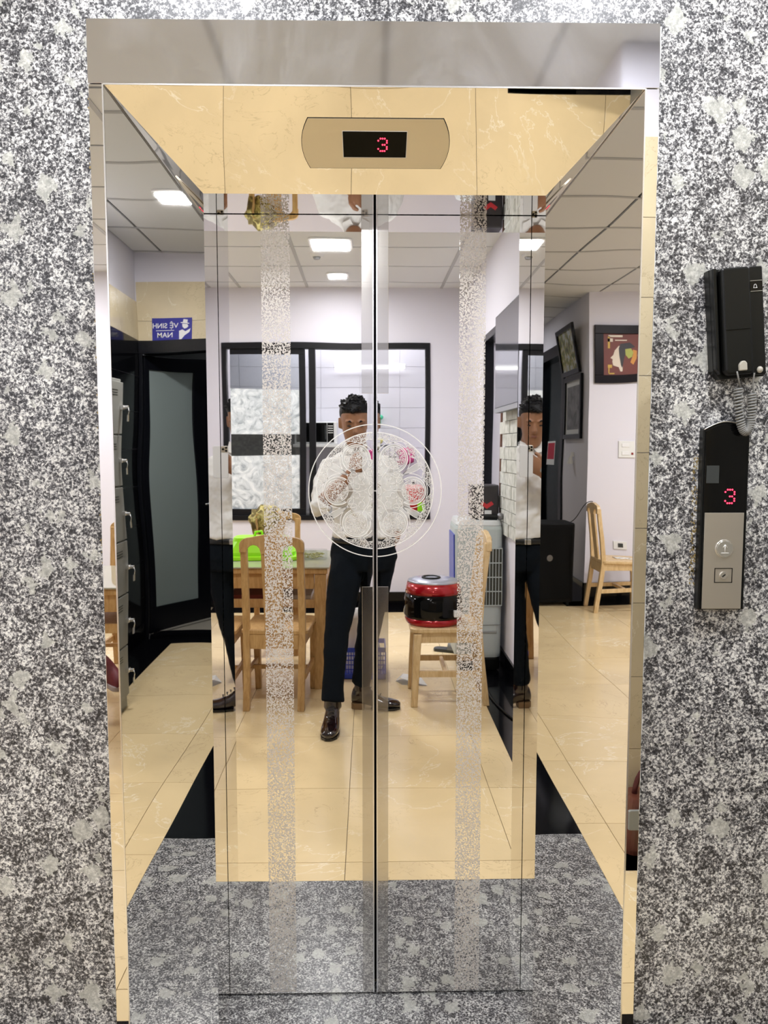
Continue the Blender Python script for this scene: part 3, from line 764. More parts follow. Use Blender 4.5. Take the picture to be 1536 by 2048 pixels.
# kitchen behind the window
KB = -5.95
kw = struct(MB().box(-1.9, 1.6, KB-0.1, KB-0.008, 0, 2.95).box(-2.0, -1.9, KB, YB-0.12, 0, 2.95).box(1.6, 1.7, KB, YB-0.12, 0, 2.95).build('wall_kitchen', M['white_wall']))
tm = mat('white_kitchen_tile', (0.80, 0.79, 0.86), 0.12)
for (a0, a1, c0, c1) in tile_boxes(-1.55, 1.0, 1.0, 2.75, 0.30, 0.655, 0.4, 0.2, 0.0015):
    box('wall_tile', a0, a1, KB-0.008, KB, c0, c1, tm, kw)
t = thing('tube_reflection', 'glowing bar standing in for a tube reflection in the kitchen tiles behind the window', 'tube reflection', (0.0, KB, 2.25))  # glowing tube stands in for a lamp mirrored in the glossy tiles
box('reflection_batten', -0.37, 0.36, KB+0.0005, KB+0.03, 2.262, 2.282, M['white'], t, 0.003)
MB().cyl((-0.36, KB+0.045, 2.245), 0.013, 0.71, 'X', 16).build('tube', mat('reflection_glow', (1, 1, 1), emit=(0.95, 0.96, 1), es=2.6), t)
# shelf, microwave, counter and things on it
t = thing('shelf', 'long white shelf in the kitchen carrying the microwave', 'shelf', (-0.4, -5.6, 1.46))
box('shelf_board', -0.74, -0.15, KB+0.001, -5.52, 1.455, 1.485, M['white_plastic'], t, 0.004)
for x in (-0.66, -0.22): MB().prism([(x, KB+0.001, 1.455), (x, -5.62, 1.455), (x, KB+0.001, 1.24)], (0.012, 0, 0)).build('bracket', M['white'], t)
t = thing('microwave_oven', 'white microwave oven with a dark door on the kitchen shelf', 'microwave', (-0.52, -5.7, 1.486))
box('housing', -0.73, -0.325, -5.9, -5.58, 1.487, 1.705, M['white'], t, 0.008)
dr = box('door', -0.71, -0.42, -5.58, -5.565, 1.505, 1.695, M['gloss_black'], t, 0.004)
box('door_handle', -0.438, -0.428, -5.563, -5.553, 1.53, 1.67, M['dark_plastic'], dr, 0.002)
box('control_panel', -0.415, -0.352, -5.58, -5.568, 1.505, 1.695, M['gloss_black'], t, 0.002)
b = MB()
for k in range(4): b.box(-0.408, -0.358, -5.568, -5.5665, 1.66-k*0.022, 1.667-k*0.022)
b.build('panel_print', M['white_plastic'], t)
t = thing('refrigerator', 'dark grey refrigerator behind the frosted sliding window', 'refrigerator', (-1.15, -5.6, 0))
box('body', -1.6, -0.75, -5.92, -5.42, 0.02, 1.74, mat('fridge_grey', (0.06, 0.065, 0.07), 0.3, 0.3), t, 0.01)
for z0, z1 in ((0.05, 1.15), (1.17, 1.73)):
    d = box('door', -1.6, -0.75, -5.42, -5.37, z0, z1, mat('fridge_door', (0.085, 0.09, 0.095), 0.25, 0.3), t, 0.01)
    box('handle', -0.83, -0.805, -5.37, -5.335, z1-0.42 if z0 < 1 else z0+0.06, z1-0.08, M['edge_steel'], d, 0.004)
t = thing('kitchen_counter', 'pale kitchen counter with grey cupboard doors behind the window', 'counter', (0.3, -5.6, 0))
box('worktop', -0.62, 1.5, KB+0.001, -5.42, 0.80, 0.84, mat('worktop_grey', (0.35, 0.35, 0.34), 0.3), t, 0.004)
for k in range(4):
    c = box('cupboard_door', -0.60+k*0.52, -0.60+k*0.52+0.51, -5.45, -5.435, 0.08, 0.79, mat('cupboard_grey', (0.25, 0.25, 0.25), 0.5), t, 0.003)
    box('handle', -0.40+k*0.52, -0.28+k*0.52, -5.434, -5.42, 0.73, 0.74, M['edge_steel'], c)
box('carcass', -0.62, 1.5, KB+0.001, -5.451, 0.0, 0.799, M['dark_plastic'], t)
t = thing('cooking_pot', 'red cooking pot on the kitchen counter behind the flower medallion', 'pot', (0.425, -5.64, 0.84))
MB().cyl((0.425, -5.64, 0.93), 0.115, 0.13, 'Z', 28, 0.12).build('bowl', mat('red_enamel', (0.75, 0.04, 0.05), 0.25), t)
MB().cyl((0.425, -5.64, 0.841), 0.10, 0.089, 'Z', 28, 0.115).build('base', mat('red_base', (0.55, 0.02, 0.03), 0.3), t)
lid = MB().cyl((0.425, -5.64, 1.06), 0.12, 0.035, 'Z', 28, 0.06).build('lid', mat('pink_lid', (0.85, 0.40, 0.38), 0.3), t)
MB().ball((0.425, -5.64, 1.105), 0.02, 6).build('knob', M['black_plastic'], lid)
t = thing('plastic_box', 'small lime green box at the right end of the kitchen counter', 'box', (0.50, -5.47, 0.84))
MB().rbox(0.450, 0.60, -5.50, -5.43, 0.841, 0.925, 0.015).build('tub', mat('lime_plastic', (0.35, 0.80, 0.02), 0.35), t)
t = thing('dish_rack', 'grey metal dish rack with white crockery on the kitchen wall', 'dish rack', (0.06, -5.8, 1.36))
b = MB()
for z in (1.36, 1.48):
    b.tube([(-0.12, -5.9, z), (-0.12, -5.58, z), (0.25, -5.58, z), (0.25, -5.9, z)], 0.009, 8)
for k in range(8): b.tube([(-0.10+k*0.048, -5.9, 1.36), (-0.10+k*0.048, -5.58, 1.36), (-0.10+k*0.048, -5.58, 1.48)], 0.004, 6)
b.build('wire_frame', mat('rack_grey', (0.22, 0.22, 0.23), 0.35, 0.6), t)
for k, (c_, lab) in enumerate((((0.82, 0.82, 0.82), 'white bowl leftmost in the kitchen dish rack'), ((0.80, 0.80, 0.80), 'white bowl in the middle of the dish rack'), ((0.85, 0.80, 0.30), 'yellow bowl stacked on the dish rack'))):
    o = MB(); x = -0.05+k*0.10; z = 1.372 if k < 2 else 1.49
    prof = [(0.02, 0), (0.045, 0.02), (0.055, 0.05), (0.050, 0.05), (0.042, 0.022), (0.0, 0.008)]
    if k == 2: x = 0.08
    o.loft([[Vector((x+r*math.cos(2*PI*i/20), -5.72+r*math.sin(2*PI*i/20), z+h)) for i in range(20)] for r, h in [(0.001, 0)] + prof[:-1] + [(0.001, 0.008)]])
    tag(o.build('bowl', mat('bowl_glaze', c_, 0.25)), lab, 'bowl', 'bowls in the dish rack')
o = MB()
rr = [[Vector((0.35 + 0.10*math.cos(a)*(0.6+0.4*math.sin(3*a+k)), -5.84 + 0.03*math.sin(a), 1.30 + 0.035*k + 0.02*math.sin(2*a+k))) for a in [2*PI*i/18 for i in range(18)]] for k in range(5)]
tag(o.loft(rr).build('dish_cloth', mat('pink_cloth', (0.75, 0.10, 0.32), 0.8)), 'pink dish cloth hanging on the kitchen wall by the window edge', 'cloth')
t = thing('dried_twigs', 'bunch of dark twigs in a jar behind the red pot', 'plant', (0.60, -5.82, 0.84))
MB().cyl((0.60, -5.82, 0.841), 0.035, 0.13, 'Z', 20, 0.03).build('jar', M['dark_plastic'], t)
b = MB(); rnd = random.Random(5)
for k in range(11):
    a = rnd.uniform(0, 2*PI); e = rnd.uniform(0.02, 0.09)
    b.tube([(0.60, -5.82, 0.95), (0.60+e*0.4*math.cos(a), -5.82+e*0.3*math.sin(a), 1.08), (0.60+e*math.cos(a), -5.82+e*0.5*math.sin(a), rnd.uniform(1.15, 1.24))], 0.005, 6)
b.build('twigs', mat('twig', (0.06, 0.02, 0.02), 0.7), t)
o = MB().ball((0.095, KB+0.05, 1.76), 0.035, 8, (1.2, 0.7, 0.8)); o.cyl((0.095, KB+0.035, 1.70), 0.018, 0.05, 'Z', 12)
tag(o.build('hook_toy', mat('mint_plastic', (0.12, 0.75, 0.45), 0.4)), 'mint green plastic hook on the white kitchen tiles', 'hook')

# ------------------------------------------------------------------ doorway in the right wall
dn = thing('door_1', None, None, (XR, (D0+D1)/2, 0)); dn['kind'] = 'structure'; dn['label'] = 'open doorway with a thin black frame in the right wall'
box('door_jamb', XR-0.012, XR+0.055, D0-0.03, D0+0.02, 0, DZ, M['door_black'], dn, 0.003)
box('door_jamb', XR-0.012, XR+0.13, D1-0.01, D1+0.02, 0, DZ, mat('brown_jamb', (0.16, 0.07, 0.04), 0.5), dn, 0.003)
box('door_head', XR-0.012, XR+0.13, D0-0.03, D1+0.02, DZ-0.02, DZ+0.03, M['door_black'], dn, 0.003)
# stone-look panel of pale blocks below the screen
sp = thing('stone_panel', 'panel of pale greenish stone blocks on the right wall below the screen', 'wall panel', (XR, -2.7, 0.9))
sm_ = mat('pale_stone', rough=0.8); n_ = noise(sm_, coord(sm_), 20, 3); r_ = ramp(sm_, n_.outputs['Fac'], [(0.3, (0.46, 0.47, 0.42)), (0.7, (0.78, 0.78, 0.73))]); L(sm_, r_.outputs[0], P_(sm_).inputs['Base Color'])
rnd = random.Random(2)
for row in range(10):
    off = 0.09 if row % 2 else 0
    for c in range(5):
        ya = -3.20 + c*0.18 + off; z = 0.90 + row*0.08
        if ya + 0.176 > -2.2: continue
        box('block', XR-0.012-rnd.uniform(0.003, 0.012), XR-0.0005, ya+0.002, ya+0.176, z+0.002, z+0.078, sm_, sp)
# screen
tv = thing('wall_screen', 'flat grey wall-mounted screen on the right wall above the stone panel', 'screen', (XR-0.05, -2.55, 1.68))
box('bezel', XR-0.085, XR-0.045, -3.02, -1.95, 1.672, 2.275, M['dark_plastic'], tv, 0.004)
box('panel', XR-0.0875, XR-0.0852, -3.005, -1.965, 1.705, 2.262, mat('screen_glass', (0.07, 0.07, 0.085), 0.08, coat=0.3), tv)
box('lower_edge', XR-0.089, XR-0.0852, -3.02, -1.95, 1.672, 1.700, mat('silver_strip', (0.5, 0.5, 0.5), 0.3, 0.8), tv)
box('bracket', XR-0.045, XR-0.001, -2.7, -2.3, 1.8, 2.1, M['dark_plastic'], tv)
t = thing('broom', 'broom with a pale bamboo handle leaning beyond the open doorway', 'broom', (1.15, -4.45, 0))
MB().tube([(1.10, -4.62, 0.25), (1.30, -4.85, 1.45)], 0.013, 8).build('handle', mat('bamboo', (0.55, 0.42, 0.12), 0.5), t)
MB().prism([(1.02, -4.60, 0.0), (1.20, -4.60, 0.0), (1.13, -4.62, 0.28), (1.08, -4.62, 0.28)], (0, 0.04, 0)).build('bristles', mat('straw', (0.45, 0.33, 0.12), 0.9), t)

# ------------------------------------------------------------------ tables and chairs
def make_chair(wd, label, group=None):
    """origin under the seat centre, faces +x"""
    t = thing('dining_chair', label, 'chair', (0, 0, 0), 0, group)
    W = 0.17; D = 0.195; m = wd
    for s in (-1, 1):
        MB().hexa([(D-0.036, s*W-0.018, 0), (D, s*W-0.018, 0), (D, s*W+0.018, 0), (D-0.036, s*W+0.018, 0)],
                  [(D-0.058, s*W-0.02, 0.42), (D-0.015, s*W-0.02, 0.42), (D-0.015, s*W+0.02, 0.42), (D-0.058, s*W+0.02, 0.42)]).build('leg', m, t, 0.004, local=True)
        # curved rear post, one piece from floor to top
        prof = [(-0.235, 0.0), (-0.205, 0.25), (-0.188, 0.44), (-0.200, 0.65), (-0.232, 0.93)]
        b = MB(); rings = []
        for (x, z) in prof:
            rings.append([Vector((x+0.018, s*0.155-0.019, z)), Vector((x+0.018, s*0.155+0.019, z)), Vector((x-0.018, s*0.155+0.019, z)), Vector((x-0.018, s*0.155-0.019, z))])
        b.loft(rings, smooth=False).build('rear_post', m, t, 0.004, local=True)
    MB().rbox(-0.205, 0.20, -0.188, 0.188, 0.425, 0.452, 0.04, 5).build('seat', m, t, local=True)
    for s in (-1, 1):
        box('apron', -0.19, 0.165, s*(W-0.008)-0.01, s*(W-0.008)+0.01, 0.365, 0.424, m, t, 0.002, True)
        box('side_stretcher', -0.20, 0.17, s*W-0.009, s*W+0.009, 0.17, 0.205, m, t, 0.002, True)
    box('apron', 0.147, 0.167, -W+0.02, W-0.02, 0.365, 0.424, m, t, 0.002, True)
    box('apron', -0.205, -0.185, -0.136, 0.136, 0.345, 0.424, m, t, 0.002, True)
    box('side_stretcher', -0.01, 0.01, -W+0.01, W-0.01, 0.175, 0.20, m, t, 0.002, True)
    # arched head rail with scooped corners, central splat
    pts = [(-0.178, 0.885)]
    for k in range(7):
        a = PI - PI/2*k/6; pts.append((-0.118 + 0.060*math.cos(a), 0.925 + 0.042*math.sin(a)))
    pts += [(-0.04, 0.982), (0.04, 0.982)]
    for k in range(7):
        a = PI/2 - PI/2*k/6; pts.append((0.118 + 0.060*math.cos(a), 0.925 + 0.042*math.sin(a)))
    pts.append((0.178, 0.885)); pts.append((0.137, 0.885))
    for k in range(7):
        a = PI*k/6; pts.append((0.098 + 0.039*math.cos(a), 0.888 + 0.038*math.sin(a)))
    pts += [(0.057, 0.875), (-0.057, 0.875)]
    for k in range(7):
        a = PI*k/6; pts.append((-0.098 + 0.039*math.cos(a), 0.888 + 0.038*math.sin(a)))
    pts.append((-0.137, 0.885))
    MB().prism([(-0.222, y, z) for y, z in pts], (-0.030, 0, 0)).build('head_rail', m, t, 0.003, local=True)
    b = MB(); b.hexa([(-0.200, -0.052, 0.44), (-0.184, -0.052, 0.44), (-0.184, 0.052, 0.44), (-0.200, 0.052, 0.44)],
                     [(-0.248, -0.057, 0.885), (-0.228, -0.057, 0.885), (-0.228, 0.057, 0.885), (-0.248, 0.057, 0.885)])
    b.build('splat', m, t, 0.003, local=True)
    return t
G = 'wooden dining chairs'
c1 = make_chair(M['wood'], 'oak dining chair with arched back at the near side of the table, nearer the man', G)
c1.location = (-0.530, -2.500, 0); c1.rotation_euler.z = -PI/2 + 0.06
def another(x, y, rz, label, wood=None):
    c = copy_tree(c1); c.location = (x, y, 0); c.rotation_euler.z = rz; c['label'] = label
    if wood:
        for ch in c.children: ch.data = ch.data.copy(); ch.data.materials[0] = wood
    return c
another(-0.935, -2.480, -PI/2 + 0.02, 'oak dining chair at the near side of the table, second from the man')
another(-1.555, -3.64, PI/2, 'oak dining chair beyond the left end of the table, with nothing on it')
another(-0.70, -3.62, PI/2, 'oak dining chair beyond the table, carrying the camouflage bag')
another(0.415, -2.490, PI, 'pale wooden chair facing sideways with the red rice cooker on its seat', M['wood_light'])
another(-4.70, -2.00, -PI/2, 'pale wooden chair standing alone by the left wall with a white cable on its seat', M['wood_light'])
t = thing('dining_table', 'oak dining table with a glass top and a lower shelf', 'table', (-0.83, -3.0, 0))
TX0, TX1, TY0, TY1 = -1.75, -0.265, -3.36, -2.63
box('glass_top', TX0-0.02, TX1+0.01, TY0-0.01, TY1+0.01, 0.738, 0.746, mat('table_glass', (0.42, 0.40, 0.30), 0.03, spec=0.8), t, 0.001)
box('table_top', TX0, TX1, TY0, TY1, 0.705, 0.737, M['wood'], t, 0.004)
for x in (TX0+0.04, TX1-0.045):
    for y in (TY0+0.04, TY1-0.045):
        box('leg', x-0.032, x+0.038, y-0.032, y+0.038, 0, 0.704, M['wood'], t, 0.004)
box('apron', TX0+0.08, TX1-0.08, TY1-0.045, TY1-0.02, 0.615, 0.704, M['wood'], t, 0.003)
box('apron', TX0+0.08, TX1-0.08, TY0+0.02, TY0+0.045, 0.615, 0.704, M['wood'], t, 0.003)
box('apron', TX1-0.045, TX1-0.02, TY0+0.08, TY1-0.08, 0.615, 0.704, M['wood'], t, 0.003)
box('lower_shelf', TX0+0.05, TX1-0.06, TY0+0.06, TY1-0.06, 0.515, 0.535, M['wood'], t, 0.003)
box('shelf_rail', TX0+0.08, TX1-0.08, TY1-0.05, TY1-0.03, 0.50, 0.55, M['wood'], t, 0.003)
for x, c_, lab in ((-1.0, (0.82, 0.80, 0.76), 'white paper stack on the left of the table shelf'), (-0.76, (0.25, 0.04, 0.03), 'dark red folder on the table shelf'), (-0.48, (0.84, 0.82, 0.78), 'white paper stack on the right of the table shelf')):
    tag(box('paper_stack' if c_[0] > 0.5 else 'folder', x-0.11, x+0.11, -2.98, -2.74, 0.5355, 0.560, mat('paper', c_, 0.6), None, 0.002), lab, 'papers')
# lime food cover
t = thing('food_cover', 'lime green plastic food cover on the dining table', 'food cover', (-0.70, -3.02, 0.747))
lime = mat('lime_green_plastic', (0.36, 0.86, 0.01), 0.35)
MB().rbox(-0.955, -0.455, -3.17, -2.87, 0.7475, 0.775, 0.05).build('rim', lime, t)
MB().rbox(-0.93, -0.48, -3.155, -2.885, 0.775, 0.885, 0.07, 5, 0.22).build('dome', lime, t)
for k in range(3): box('vent_slot', -0.62+k*0.04, -0.60+k*0.04, -2.925, -2.900, 0.80, 0.86, mat('lime_dark', (0.16, 0.45, 0.01), 0.5), t)
MB().tube([(-0.745, -3.02, 0.884), (-0.74, -3.02, 0.915), (-0.70, -3.02, 0.920), (-0.69, -3.02, 0.884)], 0.008, 8).build('handle', lime, t)
# clear box with herbs
t = thing('clear_box', 'clear plastic box of chopped herbs on the right corner of the table', 'container', (-0.37, -2.98, 0.747))
MB().rbox(-0.45, -0.285, -3.05, -2.90, 0.7475, 0.800, 0.015).build('tub', M['pane'], t)
o = MB(); rnd = random.Random(9)
for k in range(60):
    c = Vector((rnd.uniform(-0.435, -0.30), rnd.uniform(-3.03, -2.92), rnd.uniform(0.755, 0.782))); a = rnd.uniform(0, PI)
    o.tube([c, c + Vector((0.02*math.cos(a), 0.02*math.sin(a), 0.004))], 0.003, 5)
h = o.build('herbs', mat('herbs', (0.42, 0.40, 0.16), 0.8), t); h['kind'] = 'stuff'
# camouflage bag on the far chair
cm = mat('camouflage', rough=0.85); n_ = noise(cm, coord(cm), 14, 2, 0.5, 0.8)
r_ = ramp(cm, n_.outputs['Fac'], [(0.40, (0.10, 0.07, 0.02)), (0.47, (0.34, 0.28, 0.07)), (0.56, (0.60, 0.52, 0.22)), (0.64, (0.16, 0.12, 0.04))]); L(cm, r_.outputs[0], P_(cm).inputs['Base Color'])
t = thing('camouflage_bag', 'yellow-brown camouflage bag hung over the far dining chair', 'bag', (-0.78, -3.90, 0.80))
o = MB()
rings = []
for k in range(9):
    z = 0.80 + 0.22*k/8; s_ = math.sin(PI*(k+0.8)/9.6)
    rings.append([Vector((-0.775 + (0.105*s_+0.03)*math.cos(a)*(1+0.10*math.sin(3*a+k)), -3.885 + (0.055*s_+0.01)*math.sin(a), z + 0.012*math.sin(2*a))) for a in [2*PI*i/20 for i in range(20)]])
o.loft(rings); o.build('pouch', cm, t)
for x in (-0.865, -0.775): MB().tube([(x, -3.835, 1.0), (x-0.01, -3.825, 0.90), (x+0.005, -3.83, 0.815)], 0.018, 8).build('strap', cm, t)
# rice cooker
t = thing('rice_cooker', 'large red and black rice cooker with a silver lid on the sideways chair', 'rice cooker', (0.355, -2.47, 0.453))
red = mat('red_metallic', (0.42, 0.006, 0.012), 0.18, 0.3, coat=0.5)
def ringset(prof, cx=0.355, cy=-2.475, n=40, e=1.0):
    return [[Vector((cx + r*math.cos(2*PI*i/n), cy + r*e*math.sin(2*PI*i/n), z)) for i in range(n)] for r, z in prof]
MB().loft(ringset([(0.150, 0.4525), (0.158, 0.462), (0.166, 0.492)])).build('base_band', red, t)
MB().loft(ringset([(0.166, 0.492), (0.172, 0.51), (0.168, 0.585), (0.162, 0.628)])).build('body', M['gloss_black'], t)
MB().loft(ringset([(0.162, 0.628), (0.160, 0.650), (0.150, 0.690)])).build('upper_band', red, t)
ld = MB().loft(ringset([(0.150, 0.690), (0.144, 0.700), (0.09, 0.712), (0.01, 0.716)])).build('lid', mat('silver_lid', (0.55, 0.57, 0.66), 0.25, 0.6), t)
MB().tube([(0.34+0.05*math.cos(a), -2.45+0.05*math.sin(a), 0.716) for a in [2*PI*i/20 for i in range(21)]], 0.006, 8).build('steam_vent', M['black_plastic'], ld)
box('latch', 0.33, 0.40, -2.323, -2.300, 0.600, 0.622, M['gloss_black'], t, 0.004)
box('cord_plug', 0.455, 0.50, -2.345, -2.30, 0.515, 0.548, M['white_plastic'], t, 0.004)
# air cooler
t = thing('air_cooler', 'tall pale grey portable air cooler with a side grille by the right wall', 'air cooler', (0.735, -3.15, 0))
ag = mat('cooler_grey', (0.52, 0.58, 0.57), 0.4)
MB().rbox(0.540, 0.843, -3.34, -2.97, 0.10, 0.955, 0.05, 6).build('body', ag, t)
MB().rbox(0.545, 0.841, -3.335, -2.975, 0.955, 0.992, 0.06, 6, 0.05).build('top_panel', mat('cooler_top', (0.66, 0.68, 0.68), 0.35), t)
MB().rbox(0.575, 0.84, -3.33, -2.98, 0.015, 0.10, 0.04).build('foot', M['black_plastic'], t)
box('front_panel', 0.533, 0.541, -3.29, -3.01, 0.45, 0.90, mat('cooler_blue', (0.02, 0.05, 0.42), 0.3), t, 0.003)
gb = box('grille_recess', 0.715, 0.835, -2.9705, -2.968, 0.445, 0.815, mat('grille_dark', (0.05, 0.05, 0.035), 0.7), t)
for k in range(7): box('grille_bar', 0.716+k*0.0198, 0.720+k*0.0198, -2.968, -2.962, 0.445, 0.815, ag, gb)
for k in range(5): box('grille_bar', 0.712, 0.838, -2.967, -2.961, 0.443+k*0.0925, 0.449+k*0.0925, ag, gb)
box('handle_slot', 0.70, 0.77, -2.9695, -2.967, 0.865, 0.878, M['dark_plastic'], t)
box('seam_line', 0.60, 0.84, -2.9695, -2.968, 0.315, 0.319, M['grey_cord'], t)
box('tank_handle', 0.68, 0.81, -2.9695, -2.962, 0.265, 0.278, mat('cooler_shadow', (0.34, 0.36, 0.36), 0.5), t, 0.002)
t = thing('microphone', 'black wireless microphone lying on top of the air cooler', 'microphone', (0.72, -3.03, 0.993))
MB().cyl((0.64, -3.02, 1.011), 0.016, 0.17, 'X', 20, 0.019).build('body', M['black_plastic'], t)
MB().ball((0.83, -3.02, 1.015), 0.024, 10).build('grille_head', mat('mic_mesh', (0.25, 0.25, 0.26), 0.4, 0.8), t)
t = thing('gift_box', 'black box with a red emblem and a white tag standing on the air cooler', 'box', (0.76, -3.2, 0.993))
MB().rbox(0.66, 0.84, -3.32, -3.12, 0.993, 1.21, 0.02).build('carton', mat('black_carton', (0.03, 0.025, 0.028), 0.3), t)
MB().prism([(0.715, -3.1195, 1.085), (0.76, -3.1195, 1.055), (0.805, -3.1195, 1.085), (0.79, -3.1195, 1.105), (0.76, -3.1195, 1.085), (0.73, -3.1195, 1.105)], (0, 0.001, 0)).build('red_emblem', mat('emblem_red', (0.6, 0.03, 0.04), 0.4), t)
box('white_tag', 0.745, 0.79, -3.1195, -3.118, 1.0, 1.045, M['white_plastic'], t)
tag(MB().tube(bez([(0.70, -2.96, 0.05), (0.70, -2.55, 0.006), (0.66, -2.35, 0.006), (0.76, -2.3, 0.006), (0.70, -2.05, 0.006), (0.84, -1.95, 0.006)], 30), 0.005, 8).build('power_cable', M['black_plastic']), 'black power cable lying on the black floor border by the air cooler', 'cable')
# small things on the floor
o = MB(); o.add([(0.15, -2.80, 0.001), (0.20, -2.86, 0.03), (0.30, -2.79, 0.035), (0.34, -2.70, 0.003), (0.26, -2.70, 0.02), (0.18, -2.74, 0.04)], [(0, 1, 5), (1, 2, 5), (2, 4, 5), (2, 3, 4)])
o.add([(0.15, -2.80, 0.0005), (0.20, -2.86, 0.0005), (0.34, -2.70, 0.0005), (0.19, -2.72, 0.0005)], [(0, 1, 2, 3)])
tag(o.build('crumpled_paper', M['white_plastic']), 'crumpled white paper on the floor beside the rice cooker chair', 'paper')
def slipper(x, y, z, rz, label):
    t = thing('slipper', label, 'slipper', (x, y, 0), rz)
    MB().rbox(-0.12, 0.12, -0.04, 0.04, 0.0005, 0.022, 0.035, 6).build('sole', M['dark_plastic'], t, local=True)
    b = MB(); rings = []
    for k in range(7):
        xx = -0.01 + 0.10*k/6; h = 0.055 - 0.02*k/6
        rings.append([Vector((xx, 0.042*math.cos(PI*i/8), 0.02 + h*math.sin(PI*i/8))) for i in range(9)])
    b.loft(rings, closed=False, cap=False).build('upper_strap', M['grey_cord'], t, local=True)
slipper(0.56, -3.50, 0, 0.4, 'dark grey slipper on the floor behind the rice cooker chair')
# basket with white bag
t = thing('laundry_basket', 'blue plastic lattice basket on the floor behind the man', 'basket', (-0.06, -2.95, 0))
bl = mat('blue_plastic', (0.02, 0.06, 0.55), 0.35)
b = MB(); BX0, BX1, BY0, BY1, BH = -0.21, 0.09, -3.08, -2.84, 0.205
for z0, z1 in ((0.001, 0.035), (BH-0.03, BH)):
    b.box(BX0, BX1, BY1-0.006, BY1, z0, z1); b.box(BX0, BX1, BY0, BY0+0.006, z0, z1); b.box(BX0, BX0+0.006, BY0, BY1, z0, z1); b.box(BX1-0.006, BX1, BY0, BY1, z0, z1)
b.box(BX0, BX1, BY0, BY1, 0.001, 0.005)
b.build('rim_and_base', bl, t)
b = MB()
for k in range(19):
    x = BX0 + (BX1-BX0)*k/18; b.box(x-0.0025, x+0.0025, BY1-0.004, BY1-0.001, 0.035, BH-0.03)
for k in range(4):
    z = 0.06 + k*0.03; b.box(BX0, BX1, BY1-0.005, BY1-0.001, z, z+0.006); b.box(BX0, BX0+0.004, BY0, BY1, z, z+0.006); b.box(BX1-0.004, BX1, BY0, BY1, z, z+0.006)
lt = b.build('lattice', bl, t); lt['kind'] = 'stuff'
o = MB(); rings = []
for k in range(8):
    z = 0.012 + 0.42*k/7; s_ = (0.9, 0.95, 0.9, 0.82, 0.70, 0.55, 0.62, 0.35)[k]
    rings.append([Vector((-0.06 + 0.13*s_*math.cos(a)*(1+0.15*math.sin(5*a+k*1.3)), -2.96 + 0.10*s_*math.sin(a)*(1+0.07*math.cos(3*a+k)), z)) for a in [2*PI*i/20 for i in range(20)]])
tag(o.loft(rings).build('cloth_bag', M['white']), 'white cloth bag standing up in the blue basket', 'bag')
def sneaker(x, y, rz, label):
    t = thing('sneaker', label, 'shoe', (x, y, 0), rz)
    MB().rbox(-0.14, 0.14, -0.048, 0.048, 0.0005, 0.028, 0.045, 6).build('sole', mat('shoe_sole', (0.35, 0.3, 0.3), 0.6), t, local=True)
    b = MB(); rings = []
    for k in range(10):
        u = k/9; xx = -0.135 + 0.27*u; h = 0.11*(1-u)**0.6 + 0.035; wv = 0.044*(math.sin(PI*(0.1+0.8*u))**0.4)
        rings.append([Vector((xx, wv*math.cos(PI*i/8), 0.026 + h*math.sin(PI*i/8))) for i in range(9)])
    b.loft(rings, closed=False).build('upper', mat('dark_red_fabric', (0.12, 0.008, 0.015), 0.6), t, local=True)
sneaker(-1.58, -3.38, 0.9, 'dark red shoe on the floor under the left end of the table')

# ------------------------------------------------------------------ corridor: lockers, toilet door, sign
lk = thing('locker_cabinet', 'grey steel locker cabinet with padlocks and keys along the marble wall', 'locker', (1.68, -1.30, 0))
LG = mat('locker_grey', (0.34, 0.34, 0.31), 0.45, 0.1)
LX0, LX1, LY0, LY1 = 1.22, 2.13, YE+0.01, -1.14
box('carcass', LX0, LX1, LY0, LY1-0.006, 0.0, 1.84, LG, lk, 0.004)
for c in range(3):
    for r_i in range(6):
        x0 = LX0 + 0.006 + c*0.302; x1 = x0 + 0.294; z0 = 0.07 + r_i*0.293; z1 = z0 + 0.285
        ang = 0.0
        d = box('locker_door', x0, x1, LY1-0.006, LY1+0.010, z0, z1, LG, lk, 0.003)
        for k in range(3): box('vent_slot', x0+0.08, x0+0.20, LY1+0.0101, LY1+0.011, z1-0.05-k*0.014, z1-0.045-k*0.014, M['dark_plastic'], d)
        box('hasp', x1-0.05, x1-0.015, LY1+0.010, LY1+0.028, z0+0.13, z0+0.155, M['edge_steel'], d, 0.002)
        kx = x1-0.03
        b = MB(); b.cyl((kx, LY1+0.028, z0+0.142), 0.010, 0.022, 'Y', 14); b.tube([(kx, LY1+0.05, z0+0.14), (kx, LY1+0.055, z0+0.12), (kx, LY1+0.05, z0+0.10)], 0.003, 6); b.box(kx-0.010, kx+0.010, LY1+0.047, LY1+0.052, z0+0.065, z0+0.10)
        b.build('key', M['edge_steel'], d)
dd = thing('door_2', None, None, (XT, -1.47, 0)); dd['kind'] = 'structure'; dd['label'] = 'black framed toilet door with a grey frosted pane, standing ajar'
box('door_head', XT-0.03, XT+0.13, YE, -0.66, 2.17, 2.268, M['door_black'], dd, 0.004)
box('door_jamb', XT-0.03, XT+0.0, YE+0.001, YE+0.03, 0, 2.17, M['door_black'], dd, 0.004)
box('door_jamb', XT-0.03, XT+0.13, -0.76, -0.66, 0, 2.17, M['door_black'], dd, 0.004)
box('door_sill', XT-0.03, XT+0.12, YE+0.045, -0.76, 0.0005, 0.02, M['black_granite'], dd)
mt = Matrix.Translation((XT+0.02, YE+0.035, 0.025)) @ Matrix.Rotation(-math.radians(57), 4, 'Z')     # leaf runs along local +y
